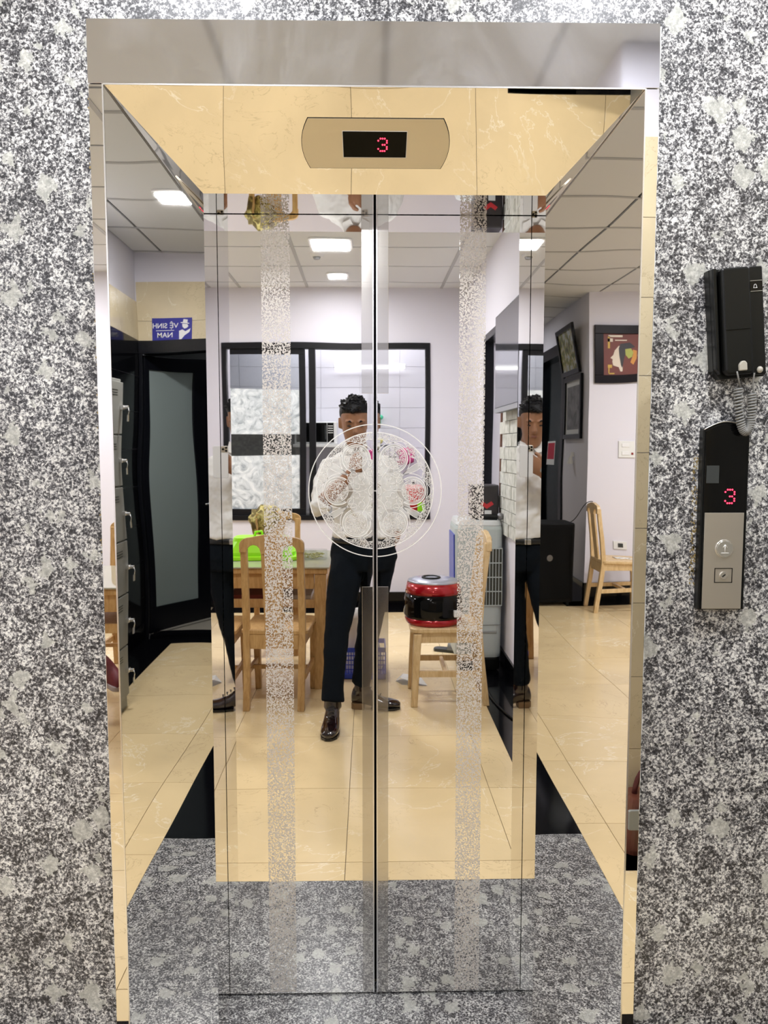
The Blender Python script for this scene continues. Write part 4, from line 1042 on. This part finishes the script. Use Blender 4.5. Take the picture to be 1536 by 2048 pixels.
lf = MB(); lf.box(0, 0.04, 0, 0.72, 0, 0.20, mt); lf.box(0, 0.04, 0, 0.72, 2.03, 2.14, mt); lf.box(0, 0.04, 0, 0.055, 0.20, 2.03, mt); lf.box(0, 0.04, 0.53, 0.72, 0.20, 2.03, mt)
lfo = lf.build('door_leaf', M['door_black'], dd, 0.003)
MB().box(0.016, 0.024, 0.055, 0.53, 0.20, 2.03, mt).build('frosted_pane', mat('frosted_grey_glass', (0.26, 0.31, 0.30), 0.5, emit=None), lfo)
MB().tube([mt @ Vector(p) for p in ((-0.01, 0.665, 0.98), (-0.045, 0.665, 0.98), (-0.045, 0.56, 0.98))], 0.008, 8).build('handle', M['edge_steel'], lfo)
area('toilet_light', (4.5, -0.95, 2.8), 0.5, 0.5, 7)
# sign VE SINH NAM
sg = thing('toilet_sign', 'blue toilet sign reading VỆ SINH NAM with a white gentleman silhouette above the toilet door', 'sign', (XT-0.012, -1.235, 2.34))
MB().prism([(XT-0.010, y, z) for y, z in ((-1.375, 2.262), (-1.095, 2.262), (-1.095, 2.43), (-1.375, 2.43))], (-0.003, 0, 0)).build('sign_board', mat('sign_blue', (0.012, 0.015, 0.30), 0.3), sg, 0.001)
def text(s, size, loc, rot, m, parent, name='lettering', ext=0.0006):
    cu = bpy.data.curves.new(name, 'FONT'); cu.body = s; cu.size = size; cu.extrude = ext; cu.offset = 0.0004; cu.align_x = 'CENTER'; cu.align_y = 'CENTER'
    o = bpy.data.objects.new(name, cu); COL.objects.link(o)
    dg = bpy.context.evaluated_depsgraph_get(); me = bpy.data.meshes.new_from_object(o.evaluated_get(dg))
    bpy.data.objects.remove(o)
    o = bpy.data.objects.new(name, me); COL.objects.link(o); me.materials.clear(); me.materials.append(m)
    o.parent = parent; off = Vector(loc) - (parent.location if parent else Vector())
    o.location = off; o.rotation_euler = rot; return o
wh = mat('sign_white', (0.9, 0.9, 0.9), 0.5)
RT = (PI/2, 0, -PI/2)    # faces -x, reads along -y
text('VỆ SINH', 0.050, (XT-0.0140, -1.280, 2.373), RT, wh, sg)
text('NAM', 0.052, (XT-0.0140, -1.280, 2.305), RT, wh, sg)
box('rule_line', XT-0.0145, XT-0.0132, -1.345, -1.215, 2.338, 2.342, wh, sg)
sil = MB()
for pts in ([(-1.175, 2.385), (-1.118, 2.393), (-1.118, 2.399), (-1.132, 2.398), (-1.137, 2.420), (-1.165, 2.416), (-1.163, 2.393), (-1.175, 2.391)],
            [(-1.163, 2.383), (-1.128, 2.387), (-1.130, 2.365), (-1.143, 2.350), (-1.160, 2.356), (-1.170, 2.368)],
            [(-1.185, 2.352), (-1.150, 2.330), (-1.130, 2.345), (-1.108, 2.335), (-1.110, 2.272), (-1.125, 2.272), (-1.145, 2.300), (-1.178, 2.325)]):
    sil.prism([(XT-0.0135, y, z) for y, z in [(2*-1.145 - p[0], p[1]) for p in pts]], (-0.0008, 0, 0))
sil.build('gentleman_silhouette', wh, sg)

# ------------------------------------------------------------------ left wall side
def picture(name, label, f, w_, h_, fr, m_art, extra=None, mat_frame=None, mount=None):
    """f maps (u, v, out) to world; u right, v up"""
    t = thing(name, label, 'picture', tuple(f(0, -h_/2, 0)))
    mf = mat_frame or M['gloss_black']
    def slab(n, u0, u1, v0, v1, o0, o1, m, par, bev=0.0):
        b = MB(); b.hexa([f(u0, v0, o0), f(u1, v0, o0), f(u1, v1, o0), f(u0, v1, o0)], [f(u0, v0, o1), f(u1, v0, o1), f(u1, v1, o1), f(u0, v1, o1)]); return b.build(n, m, par, bev)
    a, c = w_/2, h_/2
    for q in ((-a, a, c-fr, c), (-a, a, -c, -c+fr), (-a, -a+fr, -c+fr, c-fr), (a-fr, a, -c+fr, c-fr)):
        slab('frame', *q, 0.002, 0.03, mf, t, 0.003)
    slab('backing', -a+fr, a-fr, -c+fr, c-fr, 0.002, 0.010, mount or m_art, t)
    if mount: fr = fr + 0.05
    art = slab('artwork', -a+fr, a-fr, -c+fr, c-fr, 0.0101, 0.0125, m_art, t)
    if extra: extra(f, art, slab)
    return t
fL = lambda u, v, o, y=-2.12, z=2.315: Vector((XL + o, y + u, z + v))
def deco(f, art, slab):
    cream = mat('cream_paint', (0.80, 0.70, 0.58), 0.6); gold = mat('gold_paint', (0.60, 0.38, 0.05), 0.5); dk = mat('dark_paint', (0.02, 0.015, 0.02), 0.5)
    def poly(n, pts, m, o=0.0128):
        b = MB(); b.prism([f(u*1.15 + 0.012, v*1.15, o) for u, v in pts], (0.0008, 0, 0)); b.build(n, m, art)
    # face profile looking toward +y, hair, small mask shapes, gold corner lines (mirror-reversed in the steel)
    poly('painted_face', [(0.02, 0.075), (0.055, 0.07), (0.082, 0.035), (0.092, 0.0), (0.112, -0.022), (0.096, -0.032), (0.098, -0.05), (0.092, -0.08), (0.05, -0.095), (0.035, -0.13), (0.02, -0.13)], cream)
    poly('painted_hair', [(0.045, 0.085), (-0.02, 0.095), (-0.06, 0.06), (-0.03, 0.05), (0.0, 0.03), (0.015, -0.03), (0.022, -0.10), (0.012, -0.12), (0.035, -0.08), (0.05, 0.0), (0.055, 0.05)], dk, 0.0132)
    poly('painted_mask', [(0.01, 0.045), (-0.03, 0.05), (-0.05, 0.02), (-0.045, -0.015), (-0.02, -0.03), (0.005, 0.0)], mat('olive_paint', (0.42, 0.45, 0.08), 0.5), 0.0136)
    poly('painted_mask', [(-0.045, 0.04), (-0.075, 0.03), (-0.08, -0.03), (-0.06, -0.08), (-0.035, -0.06), (-0.05, 0.0)], mat('orange_paint', (0.65, 0.28, 0.04), 0.5))
    poly('painted_bird', [(-0.09, 0.07), (-0.105, 0.075), (-0.115, -0.02), (-0.15, -0.05), (-0.12, -0.06), (-0.085, -0.01)], mat('pale_paint', (0.62, 0.65, 0.60), 0.5))
    for u0, u1, v0, v1 in ((0.03, 0.125, 0.135, 0.150), (0.115, 0.130, 0.05, 0.14), (0.095, 0.130, 0.10, 0.125), (0.0, 0.08, 0.108, 0.116), (0.10, 0.130, -0.10, -0.075), (0.118, 0.126, -0.145, -0.10), (0.08, 0.12, -0.150, -0.140)):
        slab('gold_line', u0*1.15+0.012, u1*1.15+0.012, v0*1.15, v1*1.15, 0.0127, 0.0134, gold if v0 < 0.09 else cream, art)
picture('framed_picture', 'framed painting of pale profile faces on deep red, on the left wall', fL, 0.55, 0.515, 0.075, mat('deep_red_paint', (0.16, 0.025, 0.012), 0.5), deco, mat('dark_lacquer', (0.008, 0.005, 0.007), 0.35, spec=0.12))
land = mat('landscape_print', rough=0.4); n_ = noise(land, coord(land), 12, 4, 0.6, 0.5)
r_ = ramp(land, n_.outputs['Fac'], [(0.35, (0.10, 0.05, 0.01)), (0.46, (0.16, 0.22, 0.06)), (0.52, (0.45, 0.35, 0.10)), (0.6, (0.55, 0.60, 0.62))]); L(land, r_.outputs[0], P_(land).inputs['Base Color'])
lean = math.radians(11)
fA = lambda u, v, o: Vector((-5.68 - u, YP + 0.001 + (v+0.23)*math.sin(lean) + o*math.cos(lean), 2.415 + v*math.cos(lean) - o*math.sin(lean)))
picture('framed_picture', 'black framed landscape picture leaning forward beside the left passage door', fA, 0.72, 0.46, 0.045, land)
gp = mat('grey_print', rough=0.4); n_ = noise(gp, coord(gp), 8, 4, 0.6, 0.5)
r_ = ramp(gp, n_.outputs['Fac'], [(0.35, (0.10, 0.10, 0.11)), (0.65, (0.30, 0.29, 0.30))]); L(gp, r_.outputs[0], P_(gp).inputs['Base Color'])
fB = lambda u, v, o: Vector((-5.60 - u, YP + 0.001 + o, 1.85 + v))
picture('framed_picture', 'black framed grey print with a white mount below the landscape picture', fB, 0.70, 0.64, 0.05, gp, None, None, M['white_plastic'])
t = thing('wall_bell', 'small white bell-shaped holder on the wall below the grey print', 'holder', (-5.58, YP, 1.34))
MB().cyl((-5.58, YP+0.03, 1.29), 0.035, 0.07, 'Z', 18, 0.015).build('shade', M['white_plastic'], t)
box('hook_plate', -5.595, -5.565, YP+0.0005, YP+0.03, 1.355, 1.40, M['white_plastic'], t, 0.002)
t = thing('switch_panel', 'white light switch panel on the left wall below the red painting', 'switch', (XL, -2.16, 1.43))
box('plate', XL+0.0005, XL+0.012, -2.24, -2.085, 1.352, 1.508, M['white_plastic'], t, 0.003)
for z in (1.375, 1.45): box('rocker', XL+0.012, XL+0.017, -2.19, -2.115, z, z+0.035, M['white'], t, 0.002)
box('indicator', XL+0.012, XL+0.015, -2.225, -2.205, 1.38, 1.40, mat('dark_red', (0.25, 0.01, 0.01), 0.4), t)
t = thing('wall_socket', 'white wall socket behind the lone wooden chair', 'socket', (XL, -2.12, 0.55))
box('plate', XL+0.0005, XL+0.010, -2.18, -2.06, 0.49, 0.57, M['white_plastic'], t, 0.003)
box('socket_insert', XL+0.010, XL+0.013, -2.145, -2.10, 0.51, 0.55, M['dark_plastic'], t, 0.001)
cab = [Vector((-4.70 + 0.05*math.sin(i*0.9), -2.02 + 0.07*math.cos(i*0.65), 0.4565)) for i in range(22)]
tag(MB().tube(cab, 0.004, 6).build('coiled_cable', M['white_plastic']), 'white cable coiled on the seat of the lone wooden chair', 'cable')
# black speaker
t = thing('loudspeaker', 'large black loudspeaker cabinet on the floor of the left passage', 'loudspeaker', (-5.0, -1.42, 0))
MB().rbox(-5.25, -4.84, -1.64, -1.16, 0.035, 0.765, 0.03).build('cabinet', mat('speaker_black', (0.003, 0.003, 0.003), 0.6, spec=0.15), t)
box('grille', -4.842, -4.832, -1.61, -1.19, 0.07, 0.73, mat('speaker_grille', (0.002, 0.002, 0.002), 0.75, spec=0.15), t, 0.003)
MB().cyl((-4.832, -1.40, 0.44), 0.028, 0.003, 'X', 24).build('badge', mat('badge_grey', (0.18, 0.18, 0.18), 0.3, 0.7), t)
for x in (-5.2, -4.9):
    for y in (-1.6, -1.2): MB().cyl((x, y, 0.0005), 0.02, 0.035, 'Z', 12).build('foot', M['black_plastic'], t)
tag(MB().tube(bez([(-4.95, -1.62, 0.772), (-4.95, -1.70, 0.80), (-4.92, -1.72, 1.0), (-4.85, -1.80, 0.98)], 20), 0.004, 6).build('speaker_cable', M['black_plastic']), 'black cable running from the loudspeaker to the wooden chair', 'cable')
# dark glazed door in the picture wall
d3 = thing('door_3', None, None, (-6.68, YP, 0)); d3['kind'] = 'structure'; d3['label'] = 'dark glazed door in the left passage'
box('door_jamb', -6.12, -6.0, YP-0.12, YP+0.02, 0, 2.5, M['door_black'], d3, 0.004)
box('door_jamb', -7.36, -7.28, YP-0.12, YP+0.02, 0, 2.5, M['door_black'], d3, 0.004)
box('door_head', -7.36, -6.0, YP-0.12, YP+0.02, 2.44, 2.56, M['door_black'], d3, 0.004)
box('pane', -7.28, -6.12, YP-0.06, YP-0.055, 0.02, 2.44, M['dark_pane'], d3)
tag(box('teal_board', -8.6, -6.3, -2.6, -2.56, 0.8, 2.25, mat('teal_paint', (0.0, 0.20, 0.21), 0.5), None, 0.004), 'teal board behind the dark glazed door', 'board')
t = thing('notice', 'red and white notice on the glass of the dark door', 'notice', (-6.75, YP-0.05, 1.4))
box('sheet', -7.0, -6.62, YP-0.0545, YP-0.0525, 1.26, 1.52, M['white_plastic'], t)
box('red_field', -6.98, -6.64, YP-0.0524, YP-0.0518, 1.32, 1.50, mat('notice_red', (0.5, 0.02, 0.05), 0.5), t)
o = MB(); rnd = random.Random(3)
for k in range(70):
    c = Vector((rnd.uniform(-7.6, -6.6), rnd.uniform(-2.45, -2.2), rnd.uniform(0.45, 0.85))); a = rnd.uniform(0, 2*PI); l = rnd.uniform(0.06, 0.12)
    d_ = Vector((math.cos(a), 0.3*math.sin(a), rnd.uniform(-0.2, 0.9))).normalized(); s_ = d_.cross(Vector((0, 1, 0))).normalized()*l*0.22
    o.add([c, c+d_*l*0.5+s_, c+d_*l, c+d_*l*0.5-s_], [(0, 1, 2, 3)])
t = thing('leafy_plant', 'leafy green plant behind the dark glazed door', 'plant', (-7.1, -2.35, 0))
h = o.build('foliage', mat('leaf_green', (0.16, 0.20, 0.04), 0.5), t); h['kind'] = 'stuff'
MB().cyl((-7.1, -2.35, 0.0), 0.13, 0.45, 'Z', 20, 0.2).build('pot', M['white_plastic'], t)
area('dark_room_light', (-7.2, -2.3, 2.8), 0.8, 0.3, 30)
# brown leather bag by the marble wall end, seen in the right steel strip
t = thing('leather_bag', 'brown leather bag with a grey pocket at the end of the marble wall', 'bag', (1.02, -1.39, 0))
MB().rbox(0.90, 1.19, -1.465, -1.33, 0.001, 0.20, 0.04, 5, 0.15).build('bag_body', mat('brown_leather', (0.17, 0.055, 0.035), 0.3), t)
MB().rbox(0.905, 1.185, -1.335, -1.322, 0.10, 0.17, 0.005).build('pocket', mat('grey_pocket', (0.36, 0.38, 0.36), 0.4), t)
MB().tube(bez([(0.95, -1.40, 0.20), (0.96, -1.40, 0.36), (1.13, -1.40, 0.36), (1.14, -1.40, 0.20)], 16), 0.010, 8).build('handle', mat('bag_handle', (0.10, 0.02, 0.02), 0.4), t)

# ------------------------------------------------------------------ the man taking the photograph
pm = thing('person', 'man in a white shirt, dark trousers and dark leather boots photographing with a phone', 'person', (-0.05, -2.22, 0))
def limb(b, pts, n=14): 
    b.tube([p[0] for p in pts], 0.05, n, [p[1] for p in pts])
def remesh(o, vox, sm=6, fac=0.6):
    r = o.modifiers.new('remesh', 'REMESH'); r.mode = 'VOXEL'; r.voxel_size = vox; r.use_smooth_shade = True
    s = o.modifiers.new('smooth', 'SMOOTH'); s.factor = fac; s.iterations = sm
HC = Vector((-0.090, -2.215, 1.595)); hrot = Matrix.Translation(HC) @ Matrix.Rotation(math.radians(-17), 4, 'X') @ Matrix.Rotation(math.radians(-4), 4, 'Z')
def hp(x, y, z): return hrot @ Vector((x, y, z))
# body: head, neck, forearms, hands in one mesh
b = MB()
prof = [(-0.125, 0.030, 0.035, 0.045), (-0.112, 0.044, 0.050, 0.035), (-0.09, 0.054, 0.064, 0.022), (-0.06, 0.062, 0.076, 0.012), (-0.03, 0.067, 0.084, 0.006), (0.0, 0.071, 0.090, 0.0), (0.03, 0.074, 0.094, -0.004), (0.06, 0.073, 0.092, -0.006), (0.085, 0.063, 0.080, -0.008), (0.103, 0.044, 0.056, -0.010), (0.112, 0.018, 0.024, -0.010)]
b.loft([[hp(rx*math.cos(a), dy + ry*math.sin(a), z) for a in [2*PI*i/24 for i in range(24)]] for z, rx, ry, dy in prof])
b.loft([[hp(x*math.cos(a), y0 + x*0.9*math.sin(a), z) for a in [2*PI*i/10 for i in range(10)]] for x, y0, z in ((0.006, 0.086, 0.012), (0.009, 0.092, -0.008), (0.014, 0.096, -0.028), (0.012, 0.086, -0.040))])   # nose
for s in (-1, 1):
    b.tube([hp(s*0.012, 0.086, 0.022), hp(s*0.032, 0.084, 0.026), hp(s*0.052, 0.070, 0.020)], 0.008, 8)       # brow
    b.ball((0, 0, 0), 0.001, 3)
    b.loft([[hp(s*(0.066 + 0.007*k), -0.006 - 0.003*k + 0.019*math.cos(a)*(1-0.05*k), -0.008 + 0.033*math.sin(a)*(1-0.05*k)) for a in [2*PI*i/12 for i in range(12)]] for k in range(4)])  # ear
b.tube([hp(-0.024, 0.078, -0.062), hp(0, 0.084, -0.060), hp(0.024, 0.078, -0.062)], 0.008, 8)                   # lips
b.tube([hp(0, -0.012, -0.07), Vector((-0.082, -2.262, 1.46)), Vector((-0.078, -2.275, 1.40))], 0.055, 16, [0.056, 0.056, 0.062])
# arms (his left arm is at -x and holds the phone, the right hand rests in the pocket)
SL, SR = Vector((-0.225, -2.245, 1.352)), Vector((0.092, -2.280, 1.345))
EL, WL = Vector((-0.275, -2.075, 1.150)), Vector((-0.105, -2.035, 1.330))
ER, WR = Vector((0.165, -2.330, 1.130)), Vector((0.122, -2.240, 0.955))
limb(b, [(SL, 0.045), (EL, 0.040), (EL.lerp(WL, 0.25), 0.041), (EL.lerp(WL, 0.6), 0.034), (WL, 0.026)])
limb(b, [(SR, 0.045), (ER, 0.040), (ER.lerp(WR, 0.3), 0.041), (ER.lerp(WR, 0.7), 0.032), (WR, 0.027)])
def hand(b, wrist, fwd, side, fingers, thumb):
    fwd = fwd.normalized(); side = (side - fwd*side.dot(fwd)).normalized(); nrm = fwd.cross(side)
    kn = wrist + fwd*0.085
    b.loft([[wrist + fwd*d + side*(wd*math.cos(a)) + nrm*(th*math.sin(a)) for a in [2*PI*i/14 for i in range(14)]] for d, wd, th in ((-0.01, 0.026, 0.02), (0.02, 0.033, 0.018), (0.055, 0.041, 0.017), (0.085, 0.041, 0.014), (0.092, 0.036, 0.010))])
    for k, ln in enumerate((0.066, 0.075, 0.070, 0.054)):
        p = kn + side*(0.031 - 0.0205*k); cur = fingers; pts = [p - fwd*0.012]; d = fwd.copy()
        pts.append(p)
        for j, seg in enumerate((0.44, 0.30, 0.26)):
            d = (Matrix.Rotation(cur*(0.8+0.25*j), 3, side) @ d); pts.append(pts[-1] + d*ln*seg)
        b.tube(pts, 0.009, 8, [0.0095, 0.0095, 0.0090, 0.0082, 0.0068])
    t0 = wrist + fwd*0.025 + side*0.028
    b.tube([t0, t0 + side*0.022 + fwd*0.022 + nrm*thumb*0.3, t0 + side*0.028 + fwd*0.048 + nrm*thumb*0.8, t0 + side*0.022 + fwd*0.068 + nrm*thumb], 0.011, 8, [0.014, 0.0125, 0.011, 0.008])
hand(b, WL, Vector((0.75, 0.10, 0.60)), Vector((-0.55, 0.1, 0.8)), -0.32, 0.018)
hand(b, WR, Vector((-0.38, 0.10, -1)), Vector((-0.35, 0.9, 0.2)), 0.15, 0.01)
body = b.build('body', M['skin'], pm, recalc=True); remesh(body, 0.0038, 3, 0.4)
for s in (-1, 1):
    MB().ball((0, 0, 0), 0.0095, 8, (1.45, 0.7, 0.42), Matrix.Translation(hp(s*0.031, 0.0805, 0.000)) @ hrot.to_3x3().to_4x4()).build('eye', M['eye'], pm)
    MB().tube([hp(s*0.014, 0.0875, 0.020), hp(s*0.030, 0.0885, 0.027), hp(s*0.047, 0.079, 0.023)], 0.0045, 8, [0.004, 0.0055, 0.0025]).build('eyebrow', M['hair'], pm)
MB().tube([hp(-0.023, 0.0755, -0.063), hp(-0.008, 0.0865, -0.060), hp(0, 0.0870, -0.061), hp(0.008, 0.0865, -0.060), hp(0.023, 0.0755, -0.063)], 0.006, 8, [0.003, 0.0062, 0.0058, 0.0062, 0.003]).build('lips', mat('lips', (0.25, 0.09, 0.06), 0.4), pm)
# hair: cap with tufts
b = MB()
b.loft([[hp(rx*math.cos(a), dy + ry*math.sin(a), z + (0.018*math.sin(a) if z < 0.06 else 0)) for a in [2*PI*i/24 for i in range(24)]] for z, rx, ry, dy in
        ((0.000, 0.072, 0.072, -0.030), (0.03, 0.080, 0.082, -0.028), (0.055, 0.082, 0.098, -0.012), (0.085, 0.078, 0.096, -0.008), (0.108, 0.062, 0.076, -0.006), (0.124, 0.036, 0.045, -0.006), (0.130, 0.008, 0.01, -0.006))])
rnd = random.Random(11)
for k in range(130):
    a = rnd.uniform(0, 2*PI); e = rnd.uniform(0.0, 1.0)**0.6*1.25
    n = Vector((math.sin(e)*math.cos(a), math.sin(e)*math.sin(a), math.cos(e)))
    p = Vector((n.x*0.072, n.y*0.086 - 0.008, 0.045 + n.z*0.080))
    if p.z < 0.055 and p.y > 0.03: continue
    q = p + n*rnd.uniform(0.012, 0.024) + Vector((rnd.uniform(-0.012, 0.012), 0.010, rnd.uniform(-0.002, 0.010)))
    b.tube([hrot @ p, hrot @ p.lerp(q, 0.6), hrot @ q], 0.006, 6, [0.010, 0.007, 0.002])
hr = b.build('hair', M['hair'], pm); remesh(hr, 0.004, 2, 0.4)
# shirt: torso + sleeves rolled to the elbow
b = MB()
tor = [(0.975, -0.045, -2.215, 0.172, 0.118), (1.00, -0.045, -2.215, 0.165, 0.116), (1.06, -0.046, -2.220, 0.160, 0.112), (1.15, -0.050, -2.230, 0.168, 0.114), (1.25, -0.056, -2.240, 0.180, 0.116), (1.33, -0.060, -2.250, 0.186, 0.110), (1.375, -0.064, -2.258, 0.178, 0.096), (1.408, -0.067, -2.264, 0.150, 0.082), (1.432, -0.071, -2.266, 0.108, 0.070), (1.452, -0.075, -2.266, 0.072, 0.062), (1.475, -0.078, -2.266, 0.062, 0.058)]
rnd = random.Random(4)
rings = []
for i, (z, cx_, cy_, rx, ry) in enumerate(tor):
    rings.append([Vector((cx_ + rx*math.copysign(abs(math.cos(a))**0.85, math.cos(a)), cy_ + ry*math.copysign(abs(math.sin(a))**0.85, math.sin(a)), z)) * 1.0 for a in [2*PI*k/28 for k in range(28)]])
b.loft(rings)
limb(b, [(SL + Vector((0.07, 0, 0.024)), 0.052), (SL + Vector((0.0, 0.004, 0.0)), 0.062), (SL.lerp(EL, 0.5) + Vector((-0.008, 0, 0)), 0.060), (SL.lerp(EL, 0.88), 0.054), (EL.lerp(WL, 0.0) + Vector((-0.004, 0, -0.006)), 0.055), (EL.lerp(WL, 0.14), 0.055)], 16)
limb(b, [(SR + Vector((-0.07, 0, 0.024)), 0.052), (SR + Vector((0.0, 0, 0.0)), 0.062), (SR.lerp(ER, 0.5), 0.060), (SR.lerp(ER, 0.9), 0.054), (ER + Vector((0, 0, -0.02)), 0.055), (ER.lerp(WR, 0.5), 0.050), (ER.lerp(WR, 0.78), 0.046)], 16)
sh_o = b.build('shirt', M['shirt'], pm); remesh(sh_o, 0.007, 12, 0.6)
dsp = bpy.data.textures.new('folds', 'CLOUDS'); dsp.noise_scale = 0.07
dm = sh_o.modifiers.new('folds', 'DISPLACE'); dm.texture = dsp; dm.strength = 0.034; dm.mid_level = 0.5; dm.texture_coords = 'GLOBAL'
# collar, placket buttons
b = MB()
for s in (-1, 1):
    b.prism([Vector((-0.078 + s*0.004, -2.196, 1.462)), Vector((-0.078 + s*0.062, -2.225, 1.492)), Vector((-0.078 + s*0.070, -2.190, 1.440)), Vector((-0.078 + s*0.030, -2.168, 1.425))], (0, 0.006, 0.001))
b.build('collar', M['shirt'], sh_o, 0.002)
# trousers
b = MB()
HLc, HRc = Vector((-0.130, -2.205, 0.86)), Vector((0.040, -2.235, 0.86))
KL, AL = Vector((-0.185, -2.100, 0.50)), Vector((-0.205, -2.010, 0.135))
KR, AR = Vector((-0.010, -2.270, 0.50)), Vector((-0.062, -2.300, 0.135))
b.loft([[Vector((-0.045 + rx*math.cos(a), cy_ + ry*math.sin(a), z)) for a in [2*PI*k/24 for k in range(24)]] for z, rx, ry, cy_ in ((0.985, 0.162, 0.108, -2.215), (0.93, 0.172, 0.116, -2.216), (0.87, 0.182, 0.122, -2.220), (0.80, 0.160, 0.110, -2.222))])
limb(b, [(HLc, 0.092), (HLc.lerp(KL, 0.4), 0.088), (KL, 0.068), (KL.lerp(AL, 0.35), 0.064), (KL.lerp(AL, 0.75), 0.056), (AL, 0.060)], 18)
limb(b, [(HRc, 0.092), (HRc.lerp(KR, 0.4), 0.086), (KR, 0.067), (KR.lerp(AR, 0.35), 0.063), (KR.lerp(AR, 0.75), 0.054), (AR, 0.054)], 18)
tr = b.build('trousers', M['trousers'], pm); remesh(tr, 0.007, 6, 0.6)
dsp2 = bpy.data.textures.new('trouser_folds', 'CLOUDS'); dsp2.noise_scale = 0.09
dm = tr.modifiers.new('folds', 'DISPLACE'); dm.texture = dsp2; dm.strength = 0.016; dm.mid_level = 0.5; dm.texture_coords = 'GLOBAL'
b = MB(); b.tube([(-0.045 + 0.168*math.cos(a), -2.215 + 0.115*math.sin(a), 0.962) for a in [2*PI*k/40 for k in range(41)]], 0.015, 8, flat=0.32, up=(0, 0, 1))
bt = b.build('belt', M['belt'], pm); box('buckle', -0.062, -0.028, -2.100, -2.090, 0.950, 0.976, M['edge_steel'], bt, 0.002)
# boots
def boot(ax, ay, rz, parent):
    mt = Matrix.Translation((ax, ay, 0)) @ Matrix.Rotation(rz, 4, 'Z')      # toe toward local +x
    b = MB()
    b.tube([mt @ Vector(p) for p in ((-0.002, 0, 0.185), (-0.002, 0, 0.15), (0.000, 0, 0.10))], 0.05, 16, [0.044, 0.043, 0.047])
    rings = []
    for x, wd, h, z0 in ((-0.062, 0.020, 0.055, 0.032), (-0.052, 0.031, 0.085, 0.030), (-0.02, 0.037, 0.110, 0.026), (0.03, 0.038, 0.105, 0.018), (0.075, 0.043, 0.075, 0.010), (0.12, 0.047, 0.058, 0.008), (0.165, 0.045, 0.050, 0.008), (0.198, 0.034, 0.040, 0.010), (0.213, 0.014, 0.026, 0.012)):
        rings.append([mt @ Vector((x, wd*math.cos(a), z0 + h/2 + h/2*math.sin(a)*(1 if math.sin(a) > 0 else 0.95))) for a in [2*PI*k/18 for k in range(18)]])
    b.loft(rings)
    o = b.build('boot', M['leather'], parent); remesh(o, 0.005, 4, 0.5)
    s_ = MB()
    s_.prism([mt @ Vector((x, y, 0.004)) for x, y in ((0.05, -0.036), (0.09, -0.044), (0.13, -0.047), (0.18, -0.040), (0.212, -0.014), (0.212, 0.014), (0.18, 0.040), (0.13, 0.047), (0.09, 0.044), (0.05, 0.036))], (0, 0, 0.010))
    s_.build('sole', M['belt'], o)
    h_ = MB(); h_.prism([mt @ Vector((x, y, 0.0005)) for x, y in ((-0.062, -0.014), (-0.045, -0.032), (0.01, -0.034), (0.012, 0.034), (-0.045, 0.032), (-0.062, 0.014))], (0, 0, 0.034)); h_.build('heel', M['heel'], o, 0.002)
    l_ = MB()
    for k in range(4):
        x = 0.045 + k*0.018; z = 0.121 - k*0.0125
        l_.tube([mt @ Vector((x, -0.017, z - 0.003)), mt @ Vector((x+0.004, 0, z + 0.004)), mt @ Vector((x, 0.017, z - 0.003))], 0.0028, 6)
    l_.build('laces', M['belt'], o)
boot(-0.205, -2.010+0.0, PI/2 + 0.06, pm)
boot(-0.052, -2.300, 0.10, pm)
b = MB(); b.tube([WL + Vector((0.032*math.cos(a)*0.4, 0.033*math.sin(a), 0.032*math.cos(a)*0.9)) for a in [2*PI*k/20 for k in range(21)]], 0.004, 8); wtc = b.build('wristwatch', M['edge_steel'], pm); MB().cyl(tuple(WL + Vector((0.006, 0.030, 0.012))), 0.015, 0.006, 'Y', 20).build('watch_dial', M['edge_steel'], wtc)
# phone held upright in front of the face
ph = thing('mobile_phone', 'white mobile phone held upright in front of the chest of the man', 'phone', (-0.010, -2.006, 1.322))
MB().prism([Vector((x, -2.000, z)) for x, z in ((-0.049, 1.312), (-0.043, 1.306), (0.019, 1.306), (0.025, 1.312), (0.025, 1.462), (0.019, 1.468), (-0.043, 1.468), (-0.049, 1.462))], (0, -0.008, 0)).build('phone_body', mat('phone_white', (0.75, 0.75, 0.75), 0.15), ph, 0.0015)
box('screen', -0.046, 0.022, -2.0088, -2.0082, 1.310, 1.464, M['gloss_black'], ph)
cmh = box('camera_bump', -0.047, -0.018, -2.0, -1.9985, 1.436, 1.466, M['plate'], ph, 0.001)
for x, z in ((-0.040, 1.459), (-0.040, 1.444), (-0.026, 1.452)): MB().cyl((x, -1.9984, z), 0.0055, 0.0012, 'Y', 16).build('lens', M['gloss_black'], cmh)
